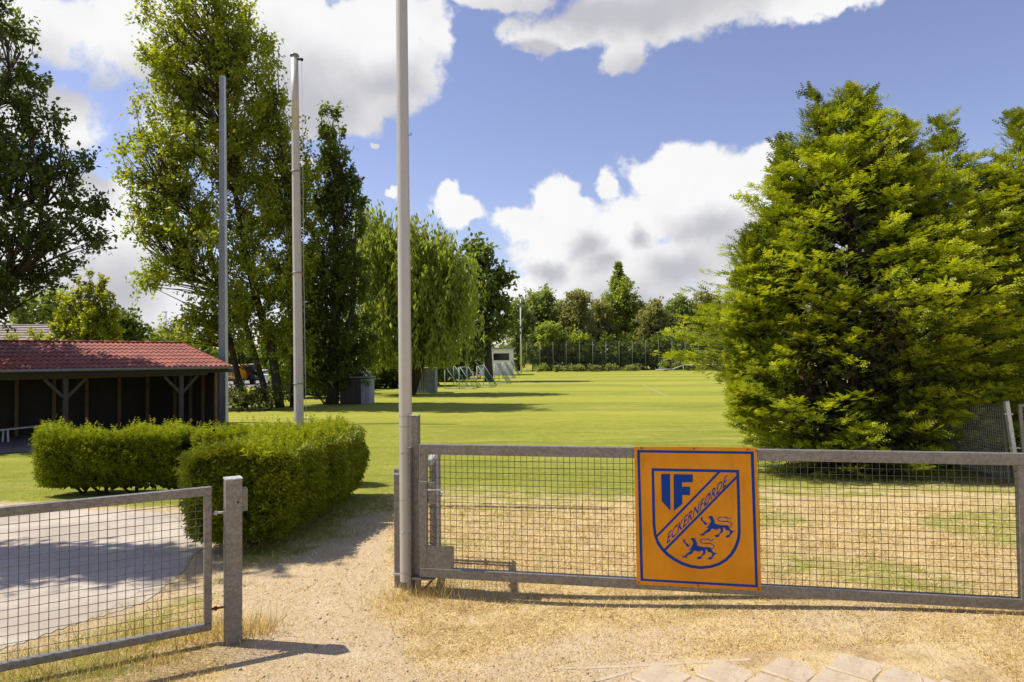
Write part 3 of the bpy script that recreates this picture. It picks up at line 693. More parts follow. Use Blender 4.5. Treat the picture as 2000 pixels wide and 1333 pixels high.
# local frame: x along the eave towards the viewer's left, y: check side
Rm = Matrix.Rotation(math.atan2(E.y, E.x), 3, 'Z'); ysgn = 1 if (Rm @ Vector((0, 1, 0))).dot(N) > 0 else -1
def L_(s_, n_, z_): return Vector((s_, n_ * ysgn, z_))
SL = 14.0; RD = 3.8; RZ = EZ + .80
roof = MB()
roof.add([L_(0, 0, EZ - .03), L_(SL, 0, EZ - .03), L_(SL, RD, RZ - .03), L_(0, RD, RZ - .03), L_(SL, 2 * RD, EZ - .03), L_(0, 2 * RD, EZ - .03)], [(0, 1, 2, 3), (3, 2, 4, 5)])
roof = roof.build('roof', M['dark_wood'], shed)
pitch_w = .156; rows = 7; sl = Vector((0, RD * ysgn, RZ - EZ)); slen = sl.length; rl = slen / rows
def tile_mesh(n_cols=1, rows_list=(0,)):
    mb = MB(); nseg = 6
    for c in range(n_cols):
        for r in rows_list:
            for k_ in range(nseg):
                pass
            vs_ = []
            for yy, lift in ((0, .030), (rl * 1.06, .006)):
                for k in range(nseg + 1):
                    t = k / nseg; hh = .020 * (1 + math.cos(2 * PI * t)) ; vs_.append((c * pitch_w + t * pitch_w, (yy + r * rl) * ysgn, hh + lift))
            for k in range(nseg + 1):
                t = k / nseg; hh = .020 * (1 + math.cos(2 * PI * t)); vs_.append((c * pitch_w + t * pitch_w, (r * rl) * ysgn, hh + .030 - .028))
            n1_ = nseg + 1
            fs_ = [(k, k + 1, n1_ + k + 1, n1_ + k) for k in range(nseg)] + [(2 * n1_ + k, 2 * n1_ + k + 1, k + 1, k) for k in range(nseg)]
            mb.add(vs_, fs_, False)
    return mb
slope_ang = math.atan2(RZ - EZ, RD)
vis_cols = 42
t0 = tile_mesh().build('roof_tile', M['roof'], roof); tme0 = t0.data
first = True
for c in range(vis_cols):
    for r in range(rows):
        o = t0 if first else bpy.data.objects.new('roof_tile', tme0)
        if not first: C.objects.link(o); o.parent = roof
        first = False
        p = L_(c * pitch_w - .02, 0, EZ) + sl * (r / rows) - Vector((0, .06 * ysgn, .012))
        o.location = p; o.rotation_euler = (slope_ang * ysgn + random.uniform(-.004, .004), 0, random.uniform(-.003, .003))
rest = tile_mesh(int((SL - vis_cols * pitch_w) / pitch_w), range(rows)).build('roof_tile', M['roof'], roof)
rest.location = L_(vis_cols * pitch_w - .02, 0, EZ) - Vector((0, .06 * ysgn, .012)); rest.rotation_euler = (slope_ang * ysgn, 0, 0); rest['kind'] = 'stuff'
back = MB().add([L_(-.03, RD, RZ + .02), L_(SL, RD, RZ + .02), L_(SL, 2 * RD, EZ + .02), L_(-.03, 2 * RD, EZ + .02)], [(0, 1, 2, 3)]).build('back_slope', M['roof'], roof)
for k in range(16):
    s0 = -.03 + k * .42
    MB().tube(L_(s0, RD, RZ + .028), L_(s0 + .43, RD, RZ + .028), .062, .068, 8).build('ridge_tile', M['roof'], roof)
MB().bar(L_(-.03, -.02, EZ - .02), L_(-.03, RD, RZ), .03, .16).build('verge_board', M['roof'], roof)
MB().tube(L_(-.08, -.10, EZ - .03), L_(SL, -.10, EZ - .03), .045, None, 8).build('gutter', M['galv'], shed)
MB().bar(L_(0, .0, EZ - .12), L_(SL, .0, EZ - .12), .03, .14).build('fascia', M['dark_wood'], shed)
MB().bar(L_(.55, .35, EZ - .20), L_(SL, .35, EZ - .20), .12, .14).build('front_beam', M['grey_wood'], shed)
for s_ in (1.35, 4.45, 7.6, 10.7):
    MB().box(L_(s_, .35, (EZ - .27) / 2 - .05), (.12, .12, EZ - .17)).build('post', M['grey_wood'], shed, .006)
    for q in (-1, 1):
        MB().bar(L_(s_ + q * .05, .35, EZ - .78), L_(s_ + q * .5, .35, EZ - .28), .07, .08).build('brace', M['grey_wood'], shed, .004)
WD = 3.3
studs = [.44, 1.33, 2.2, 3.15, 4.04, 5.0, 5.9, 6.8, 7.7, 8.6, 9.5, 10.4, 11.3, 12.2, 13.1]
hb = EZ + .15
prev = .2
for s_ in studs:
    MB().box(L_(s_, WD - .09, hb / 2), (.10, .08, hb)).build('stud', M['post_wood'], shed, .005)
    MB().box(L_((prev + s_) / 2, WD, hb / 2), (s_ - prev - .012, .05, hb)).build('wall_panel', M['dark_wood'], shed)
    prev = s_
for n_a, n_b in ((.3, 1.3), (1.3, 2.3), (2.3, 3.25)):
    MB().box(L_(.2, (n_a + n_b) / 2, EZ / 2), (.05, n_b - n_a - .012, EZ + (.1 if n_a > 1 else 0))).build('wall_panel', M['dark_wood'], shed)
for n_ in (.35, 1.3, 2.3):
    MB().box(L_(.27, n_, (EZ - .1) / 2), (.08, .10, EZ - .1)).build('stud', M['post_wood'], shed, .005)
MB().box(L_(7.2, WD + .08, hb / 2), (SL, .04, hb + .3)).build('back_wall', M['dark_wood'], shed)
# floor in front of and under the shed
ang_s = math.atan2(E.y, E.x)
def Lw(s_, n_): v = Vector((ce.x, ce.y, 0)) + E * s_ + N * n_; return (v.x, v.y)
M['floor'] = simple('dark_paving', (.20, .17, .15), .9, 0, .35, 3)
sheet('pavement', [Lw(-.8, -.9), Lw(4, -1.3), Lw(SL, -1.6), Lw(SL, WD), Lw(-.3, WD)], .12, .02, M['floor'], .03, 'dark paved floor under and before the shed')
# bench
bp = G(30, 862); bq = P(110, 828, bp.y + 1.2)
b_ang = math.atan2(bq.y - bp.y, bq.x - bp.x)
be = thing('bench', 'narrow white bench standing in front of the shed at the left edge', 'bench', (bp.x, bp.y, Tz(bp.x, bp.y)), b_ang + .0)
MB().box((.35, 0, .36), (1.75, .22, .035)).build('seat', M['white_metal'], be, .005)
for xx in (-.28, 1.05):
    for yy in (-.08, .08): MB().bar((xx, yy * 1.3, 0), (xx, yy, .345), .035, .035).build('leg', M['white_metal'], be)
# little board on a stand between the shed and the mast
q = G(404, 830); st = thing('board_stand', 'small grey board on a bent stand beside the shed corner', 'stand', tuple(q))
MB().box((0, 0, 1.0), (.30, .03, .42)).build('board', M['concrete_box'], st, .004)
MB().bar((.08, 0, 0), (.08, 0, .5), .04, .04).bar((.08, 0, .5), (-.02, 0, .8), .04, .04).bar((-.15, 0, .79), (.15, 0, .79), .03, .03).build('leg', M['grey_wood'], st)
# stakes leaning in the bramble and by the pole
a = G(482, 803); b = P(443, 768, a.y)
tag(MB().tube(a, b, .035, .03, 7).build('timber_stake', M['white_metal']), 'pale stake leaning against the bramble right of the steel mast', 'stake')
a = G(612, 824); b = P(596, 814, a.y)
tag(MB().tube(a, b, .03, .025, 7).build('timber_stake', M['white_metal']), 'short pale stake on the grass right of the old pole', 'stake')

# ------------------------------------------------------------------ foliage machinery
def unit(v): return v / (np.linalg.norm(v, axis=-1, keepdims=True) + 1e-9)
LEAF_V = np.array([(0, 0, 0), (.45, .30, .06), (1, 0, 0), (.45, -.30, .06)]); LEAF_F = np.array([(0, 1, 2, 3)])
LONG_V = np.array([(0, 0, 0), (.45, .11, .03), (1, 0, -.05), (.45, -.11, .03)])
def frond(n, wd=.42, droop=.15):
    V = []; Fs = []
    for i in range(n):
        t = (i + .3) / n; L0 = wd * (1 - t * .75); zz = -droop * t * t
        for sg_ in (-1, 1):
            b = len(V); ws = .11
            V += [(t - ws, 0, zz), (t + ws, 0, zz), (min(1.0, t + L0 * .75), sg_ * L0, zz - .06)]; Fs.append((b, b + 1, b + 2))
    b = len(V); V += [(0, .02, 0), (0, -.02, 0), (1.05, 0, -droop)]; Fs.append((b, b + 1, b + 2))
    return np.array(V), np.array(Fs)
FR5 = frond(3, .46, .15); FR4 = frond(2, .5, .1)
def scatter(tv_, tf_, pos, ax, nm, size, tnt):
    ax = unit(ax); v = unit(np.cross(nm, ax)); wv_ = np.cross(ax, v)
    s_ = size[:, None, None]
    V = pos[:, None, :] + s_ * (tv_[None, :, 0:1] * ax[:, None, :] + tv_[None, :, 1:2] * v[:, None, :] + tv_[None, :, 2:3] * wv_[:, None, :])
    K = len(tv_); F_ = (tf_[None] + (np.arange(len(pos)) * K)[:, None, None]).reshape(-1, tf_.shape[1])
    return V.reshape(-1, 3), F_, np.repeat(tnt, K)
def rvec(n): return unit(rng.normal(size=(n, 3)))
def limb(mb, a, b, r0, r1, bend=.12, n=5, seg=3):
    a = Vector(a); b = Vector(b); L = (b - a).length
    off = Vector(tuple(rng.normal(size=3))) * L * bend * .5; off.z = abs(off.z) * .3
    pts = [a.lerp(b, i / seg) + off * math.sin(PI * i / seg) for i in range(seg + 1)]
    mb.path(pts, [r0 + (r1 - r0) * i / seg for i in range(seg + 1)], n)
def broadleaf(name, label, cat, base, trunks, blobs, depth, mat, leaf=.16, clump=.7, per=70, dens=1.0, group=None, style='round', dscale=.8, tr_r=.25, up=.25, bark='bark', seed=1):
    """trunks: photo paths at this depth; blobs: (px,py,rx,ry[,ddepth])"""
    global rng
    rng = np.random.default_rng(seed)
    root = thing(name, label, cat, tuple(base), 0, group); bx = np.array(base)
    k = depth / FPX; tb = MB(); tps = []
    for tr in trunks:
        pts = [P(x_, y_, depth) for x_, y_ in tr]; pts[0] = Vector((pts[0].x, base[1], base[2] - .2)) if True else pts[0]
        n_ = len(pts); rad = [tr_r * (.72 if trunks.index(tr) else 1.0) * (1 - .88 * i / (n_ - 1)) for i in range(n_)]
        tb.path([p - Vector(base) for p in pts], rad, 9); tps += [(pts[i].lerp(pts[i + 1], t), rad[i]) for i in range(n_ - 1) for t in (0, .33, .66)]
    tp = np.array([tuple(p) for p, _ in tps])
    cl = []
    for b in blobs:
        cx, cy, rx, ry = b[:4]; dd = b[4] if len(b) > 4 else 0
        c = np.array(P(cx, cy, depth + dd)); ex, ez = rx * k, ry * k; ey = (ex * .6 + ez * .4) * dscale
        n_ = max(3, int(dens * (ex * ey + ex * ez + ey * ez) / 3 / (clump * clump) * 8.5))
        u = rvec(n_) * (rng.uniform(.12, 1.0, n_) ** .5)[:, None]
        cl.append(c + u * np.array([ex, ey, ez]))
    cl = np.concatenate(cl); cl = cl[cl[:, 2] > base[2] + .3]
    for c in cl:
        lower = tp[:, 2] < c[2] - .1 * abs(c[2] - base[2]); cand = tp[lower] if lower.any() else tp[:2]
        d_ = np.linalg.norm((cand - c) * np.array([1, 1, .8]), axis=1); a = cand[np.argmin(d_ + rng.uniform(0, .8, len(cand)))]
        r0 = min(tr_r * .22, .010 + .009 * np.linalg.norm(a - c)); limb(tb, a - bx, c - bx, r0, .01, .25, 4, 3)
    tb.build('trunk', M[bark], root)
    nC = len(cl); pos = []; ax = []; nm = []; sz = []; tn = []
    out = unit(cl - np.array([cl[:, 0].mean(), cl[:, 1].mean(), cl[:, 2].min()]))
    ctint = rng.uniform(.15, .85, nC)
    if style in ('round', 'up'):
        per = int(per * 1.5); n_ = nC * per; ci = np.repeat(np.arange(nC), per)
        # each clump is a small fan of twigs
        ntw = 6; tw = unit(rng.normal(size=(nC, ntw, 3)) + out[:, None, :] * .5 + np.array([0, 0, up]) * (3 if style == 'up' else 1)); ti = rng.integers(0, ntw, n_)
        t = rng.uniform(0, 1, n_); d_ = tw[ci, ti]
        pos = cl[ci] + d_ * (t * clump * rng.uniform(.7, 1.25, n_))[:, None] + rng.normal(size=(n_, 3)) * clump * .10
        ax = unit(d_ * .4 + rvec(n_) + np.array([0, 0, -.25])); nm = unit(rvec(n_) * .8 + np.array([0, 0, .8])); sz = leaf * rng.uniform(.6, 1.25, n_)
        tn = np.clip(ctint[ci] * .6 + rng.uniform(0, .4, n_), 0, 1); V, F_, tt = scatter(LEAF_V, LEAF_F, pos, ax, nm, sz, tn)
    elif style == 'willow':
        ns = 7; per = int(per * 1.7); n_st = nC * ns; ci = np.repeat(np.arange(nC), ns); p0 = cl[ci] + rng.normal(size=(n_st, 3)) * clump * .6
        ln__ = rng.uniform(.4, 1.9, n_st) * clump * 1.6; drift = rng.normal(size=(n_st, 2)) * .10
        pl = max(4, per // ns); si_ = np.repeat(np.arange(n_st), pl); n_ = len(si_); t = rng.uniform(0, 1, n_)
        pos = p0[si_].copy(); pos[:, 2] -= t * ln__[si_]; pos[:, :2] += drift[si_] * t[:, None] * 3; pos += rng.normal(size=(n_, 3)) * .06
        ax = unit(rvec(n_) * .55 + np.array([0, 0, -1.0])); nm = rvec(n_); sz = leaf * rng.uniform(.7, 1.3, n_)
        keep = pos[:, 2] > base[2] + rng.uniform(1.6, 2.8, len(pos)); tn = np.clip(ctint[ci][si_] * .5 + rng.uniform(0, .5, n_), 0, 1)
        V, F_, tt = scatter(LONG_V * np.array([1, 1.6, 1]), LEAF_F, pos[keep], ax[keep], nm[keep], sz[keep], tn[keep])
    np_mesh('crown', V - bx, F_, M[mat], root, tint=tt)
    return root

# big poplar and its neighbours, left of the pitch
pd = G(550, 796).y
broadleaf('poplar_tree', 'tallest poplar, loose leafy crown and forked trunk behind the poles', 'tree', G(548, 796),
    [[(548, 796), (530, 680), (500, 580), (480, 500), (460, 380), (440, 250), (425, 100), (415, -60)], [(572, 796), (576, 650), (572, 520), (558, 400), (552, 300), (530, 180)], [(530, 680), (470, 600), (400, 540), (330, 520)], [(480, 500), (400, 440), (320, 380)]],
    [(400, 30, 115, 120), (330, 205, 75, 40), (385, 150, 90, 80), (480, 160, 72, 130), (300, 130, 45, 30), (320, 300, 80, 60), (290, 350, 50, 40), (420, 300, 110, 90), (500, 320, 80, 110), (300, 440, 62, 50), (350, 420, 80, 60), (440, 470, 110, 80), (550, 400, 52, 110), (545, 230, 42, 60),
     (300, 540, 40, 32), (360, 530, 60, 42), (500, 560, 100, 80), (430, 610, 75, 60), (385, 655, 62, 42), (560, 560, 60, 80), (480, 655, 80, 40), (575, 690, 45, 70), (590, 470, 36, 90), (590, 330, 30, 60)],
    pd, 'leaf_poplar', .19, .75, 60, 1.0, seed=5, tr_r=.22, up=.35)
nd = G(655, 790).y
broadleaf('narrow_poplar_tree', 'narrow dark poplar with upright pointed shoots', 'tree', G(650, 790),
    [[(650, 790), (652, 650), (655, 500), (658, 350), (650, 240)], [(640, 790), (690, 600), (695, 420)]],
    [(636, 285, 7, 80), (655, 290, 8, 70), (668, 330, 9, 70), (688, 370, 10, 66), (702, 430, 11, 60), (640, 350, 9, 70), (622, 410, 9, 66), (664, 400, 20, 60), (655, 450, 48, 70), (640, 560, 66, 80), (690, 560, 40, 80), (600, 560, 50, 90), (600, 690, 60, 70), (620, 670, 75, 70), (690, 670, 50, 70), (655, 740, 70, 40)],
    nd, 'leaf_dark', .20, .6, 48, .85, style='up', seed=6, tr_r=.3, up=.9)
wd_ = G(780, 772).y
broadleaf('willow_tree', 'broad willow with hanging pale green branches', 'tree', G(800, 772),
    [[(800, 772), (800, 650), (820, 520), (830, 460)], [(800, 700), (760, 560), (745, 440)], [(800, 680), (870, 560), (880, 500)]],
    [(745, 430, 46, 40), (725, 480, 44, 60), (770, 470, 50, 60), (830, 520, 70, 60), (800, 460, 60, 42), (850, 480, 42, 42), (790, 560, 90, 70), (880, 530, 48, 55), (740, 620, 70, 70), (860, 620, 70, 70), (800, 680, 90, 40)],
    wd_, 'leaf_willow', .34, .9, 60, 1.15, style='willow', seed=7, tr_r=.4)
rd_ = G(955, 746).y
broadleaf('chestnut_tree', 'rounded dark tree at the far end of the willows', 'tree', G(955, 746),
    [[(955, 746), (952, 640), (945, 540)]],
    [(935, 500, 32, 30), (960, 520, 34, 34), (930, 560, 45, 45), (970, 575, 34, 44), (950, 625, 48, 42), (925, 665, 40, 32), (975, 640, 22, 30)],
    rd_, 'leaf_dark', .50, 1.5, 55, 1.0, seed=8, tr_r=.45)
# left dark tree, trunk outside the frame
ld = 19.5
broadleaf('plane_tree', 'dark leafed tree reaching in from the left edge over the shed', 'tree', (-17.2, ld, -.6),
    [[(-190, 760), (-180, 500), (-130, 250), (-100, 0)], [(-185, 560), (-60, 420), (60, 400), (150, 400)], [(-180, 420), (-20, 220), (40, 100)], [(-185, 600), (-60, 560), (60, 540)]],
    [(10, 40, 42, 60), (20, 160, 62, 70), (0, 270, 90, 70), (90, 255, 28, 34), (60, 350, 80, 60), (140, 330, 34, 26), (60, 450, 100, 60), (160, 420, 40, 46), (180, 480, 32, 26), (50, 540, 70, 42), (120, 525, 34, 24), (0, 600, 48, 40), (-160, 100, 140, 160), (-160, 380, 140, 160), (-60, 540, 70, 80)],
    ld, 'leaf_left', .155, .52, 56, .62, seed=9, tr_r=.2, dscale=1.3)
broadleaf('street_tree', 'leafy tree beyond the left edge that shades the concrete path', 'tree', (-7.2, 6.2, 0),
    [[(-560, 1000), (-560, 500), (-560, 100)]],
    [(-600, -160, 150, 130), (-420, -60, 70, 60), (-700, -60, 120, 120), (-520, -200, 90, 70), (-560, 40, 120, 60), (-300, -240, 60, 40), (-480, -300, 120, 80)],
    6.2, 'leaf_left', .13, .42, 50, 1.2, seed=10, tr_r=.13, bark='bark_brown')
# behind the shed
sd_ = 34.0
rng = np.random.default_rng(31)
broadleaf('maple_sapling', 'bright yellow green bush with upright shoots behind the shed roof', 'tree', (P(170, 700, sd_).x, sd_, -.6),
    [[(170, 740), (170, 660), (168, 600)], [(170, 700), (200, 560)], [(170, 700), (175, 530)], [(170, 700), (145, 570)], [(170, 700), (220, 580)]],
    [(170, 640, 62, 42), (130, 620, 20, 40), (150, 590, 8, 42), (172, 570, 6, 40), (200, 575, 8, 42), (215, 610, 14, 42), (185, 610, 22, 40), (140, 670, 50, 24), (205, 660, 40, 26), (118, 650, 18, 22), (60, 665, 8, 14), (78, 660, 7, 14), (20, 668, 12, 12)],
    sd_, 'leaf_lime', .17, .34, 22, .8, style='up', seed=12, tr_r=.09, up=.9)
broadleaf('background_tree', 'dark round tree showing right of the yellow green bush', 'tree', (P(240, 700, 62).x, 62, -.6),
    [[(238, 730), (238, 650)]], [(238, 640, 20, 34), (250, 655, 26, 24), (225, 665, 26, 20)], 62, 'leaf_dark', .45, 1.2, 50, 1.2, seed=13, tr_r=.2, dscale=1.5)
broadleaf('background_tree', 'olive tree behind the pale house roof at far left', 'tree', (P(95, 700, 72).x, 72, -.6),
    [[(95, 730), (95, 600)]], [(95, 605, 40, 30), (60, 625, 34, 26), (120, 630, 30, 30), (40, 610, 26, 26), (140, 650, 30, 20)], 72, 'leaf_far', .5, 1.5, 50, 1.2, seed=14, tr_r=.3)
for k, (px_, rx_, lb_) in enumerate(((285, 22, 'low grey green tree left of the street lamp on the skyline'), (312, 18, 'small skyline tree directly behind the street lamp'), (345, 22, 'low skyline tree right of the street lamp under the poplar'))):
    broadleaf('background_tree', lb_, 'tree', (P(px_, 700, 130).x, 130, -.6), [[(px_, 722), (px_, 670)]], [(px_, 664, rx_, 12), (px_ + 6, 678, rx_ + 4, 14)], 130, 'leaf_far', .8, 2.2, 40, 1.2, seed=15 + k, tr_r=.3)
# understorey: brambles between shed and poplar, dark undergrowth beneath the trees
bd = G(470, 806).y + 1.2
for k, (px_, y_, rx_, ry_, lb_) in enumerate(((422, 778, 34, 20, 'sunlit bramble thicket between shed and steel mast'), (475, 776, 36, 18, 'dark bramble bush behind the leaning stake'), (525, 780, 30, 20, 'tangled bramble bush at the poplar foot'))):
    b0 = G(px_, 806); broadleaf('bramble_bush', lb_, 'bush', (b0.x, bd, Tz(b0.x, bd)), [[(px_, 806), (px_, 770)]], [(px_, y_, rx_, ry_), (px_ - 10, y_ + 16, rx_, 14)], bd, 'bramble', .13, .42, 50, 1.0, seed=20 + k, tr_r=.05, group='brambles beside the shed', dscale=1.4)
ug = [(590, 735, 60, 45, 40, 'dark undergrowth clump between poplar trunks'), (640, 720, 50, 60, 44, 'dark shrub behind the brown utility box'), (770, 730, 50, 40, 52, 'shaded shrub under the willow, left'), (830, 715, 45, 45, 56, 'shaded shrub behind the pale cabinet'), (875, 705, 45, 45, 66, 'dark shrub behind the nearest goal frame'), (905, 705, 30, 30, 74, 'leafy shrub hiding the white building corner'), (360, 700, 50, 45, 46, 'leafy shrub behind the shed roof end'), (610, 660, 60, 60, 50, 'tall dark thicket between the two poplars'), (560, 690, 50, 50, 52, 'dark thicket right behind the big poplar trunk'), (745, 690, 35, 40, 58, 'dark thicket left of the willow trunk'), (450, 695, 44, 18, 84, 'green shrub behind the roof of the yellow van'), (515, 697, 44, 18, 86, 'green shrub behind the silver car roof')]
for k, (px_, y_, rx_, ry_, dp, lb_) in enumerate(ug):
    z0__ = P(px_, 700, dp); broadleaf('shrub', lb_, 'bush', (z0__.x, dp, -.6), [[(px_, y_ + ry_), (px_, y_)]], [(px_, y_, rx_, ry_), (px_, y_ + 12, rx_ * 1.05, ry_ * .7)], dp, 'leaf_dark', .30 + dp * .002, .95, 55, .85, seed=30 + k, tr_r=.08, dscale=.9)

# far tree line across the pitch
fd_ = 122.0
far = [(1012, 590, 34, 'leaf_far', 'leafy tree left of the floodlight mast'), (1055, 566, 48, 'leaf_far', 'rounded grey green tree first right of the floodlight mast'), (1092, 590, 28, 'leaf_far2', 'low olive tree in the gap of the far row'), (1126, 570, 36, 'leaf_far2', 'olive brown tree with a ragged top in the far row'),
       (1166, 592, 32, 'leaf_far2', 'short olive tree left of the spruce'), (1215, 546, 46, 'leaf_willow', 'bright birch in front of the spruce'), (1275, 590, 36, 'leaf_far2', 'low olive tree right of the birch'), (1325, 578, 44, 'leaf_far', 'broad tree mid way between birch and cypress'), (1378, 572, 40, 'leaf_far2', 'ragged tree at the cypress edge of the far row'),
       (1440, 575, 50, 'leaf_far', 'far tree mostly hidden by the cypress'), (1520, 580, 60, 'leaf_far2', 'far tree hidden right behind the cypress')]
for k, (px_, ty, rx_, mt, lb_) in enumerate(far):
    dd = fd_ + (k * 37 % 11) - 4; h_ = 722 - ty
    bl = [(px_, ty + h_ * .22, rx_ * .72, h_ * .22), (px_ - rx_ * .3, ty + h_ * .42, rx_ * .8, h_ * .26), (px_ + rx_ * .35, ty + h_ * .45, rx_ * .75, h_ * .25), (px_, ty + h_ * .7, rx_, h_ * .26), (px_ + rx_ * .15, ty + h_ * .12, rx_ * .32, h_ * .12)]
    broadleaf('far_tree', lb_, 'tree', (P(px_, 722, dd).x, dd, -.6), [[(px_, 722), (px_, ty + 20)]], bl, dd, mt, .55, 1.3, 40, 1.0, seed=60 + k, tr_r=.35, group='row of trees beyond the ball fence', up=.4)
for k in range(9):
    px_ = 1040 + k * 50; dd = 114
    broadleaf('shrub', ['dark shrub behind the ball fence, left end', 'dark shrub behind the second fence bays', 'shrub behind the ball fence below the olive trees', 'shrub behind the ball fence left of the birch', 'shrub under the birch behind the fence', 'shrub behind the fence right of the birch', 'shrub behind the fence before the ragged tree', 'shrub behind the fence beside the cypress', 'shrub behind the fence hidden by the cypress'][k], 'bush', (P(px_, 722, dd).x, dd, -.6), [[(px_, 722), (px_, 700)]],
              [(px_, 690, 34, 32), (px_ + 20, 705, 34, 20)], dd, 'leaf_dark', .55, 1.5, 45, 1.0, seed=90 + k, tr_r=.12)
for k, (px_, y_, lb_) in enumerate(((1070, 650, 'light green bush rising behind the ball fence left'), (1130, 668, 'light bush behind the ball fence middle'), (1345, 676, 'pale bush just behind the fence near the cypress'))):
    broadleaf('shrub', lb_, 'bush', (P(px_, 722, 112).x, 112, -.6), [[(px_, 722), (px_, y_)]], [(px_, y_, 22, 16), (px_ - 8, y_ + 14, 22, 14)], 112, 'leaf_willow', .5, 1.1, 45, .9, seed=110 + k, tr_r=.12)
# low growth along the fence foot and the right-hand railing
for k, (x0_, x1_, lb_) in enumerate(((1060, 1230, 'low weeds along the ball fence foot, left half'), (1300, 1420, 'low bushes behind the far railing beside the cypress'))):
    n_ = 6; bl = [(x0_ + (x1_ - x0_) * i / (n_ - 1), 718.5 - 3 * k + 1.2 * (i % 2), (x1_ - x0_) / n_ * .6, 2.4 + 6 * k) for i in range(n_)]
    broadleaf('weeds', lb_, 'weeds', (P((x0_ + x1_) / 2, 722, 105).x, 105, -.6), [[((x0_ + x1_) / 2, 722), ((x0_ + x1_) / 2, 716)]], bl, 105, 'leaf_far', .34, .5, 26, .7, seed=120 + k, tr_r=.05)

# spruce
def spruce(name, label, px_, ty, dp, wpx, seed):
    global rng
    rng = np.random.default_rng(seed); root = thing(name, label, 'tree', (P(px_, 722, dp).x, dp, -.6)); k = dp / FPX; h = (P(px_, ty, dp).z + .6); w_ = wpx * k
    MB().tube((0, 0, -.2), (0, 0, h * .97), .28, .03, 8).build('trunk', M['bark_brown'], root)
    n = 300; t = rng.uniform(.12, 1, n) ** .8; a = rng.uniform(0, 2 * PI, n); r = w_ * (1 - t) ** .75 + .15
    tip = np.stack([np.cos(a) * r, np.sin(a) * r, t * h + .15 * r], -1); per = 36; ci = np.repeat(np.arange(n), per); u = rng.uniform(.25, 1, n * per)
    o0 = np.stack([0 * t, 0 * t, t * h], -1); pos = o0[ci] * (1 - u)[:, None] + tip[ci] * u[:, None] + rng.normal(size=(n * per, 3)) * .12
    ax = unit(unit(tip - o0)[ci] + rvec(n * per) * .7); V, F_, tt = scatter(LEAF_V, LEAF_F, pos, ax, unit(rvec(n * per) * .5 + np.array([0, 0, 1])), rng.uniform(.3, .55, n * per), rng.uniform(0, 1, n * per))
    np_mesh('crown', V, F_, M['leaf_far'], root, tint=tt); return root
spruce('spruce_tree', 'pointed dark spruce rising above the far tree row', 1210, 514, 128, 40, 140)

M['dark_fill'] = simple('dark_filler_twigs', (.050, .050, .018), .95)  # dark filler for crowns and hedges, inner darkness put into the colour
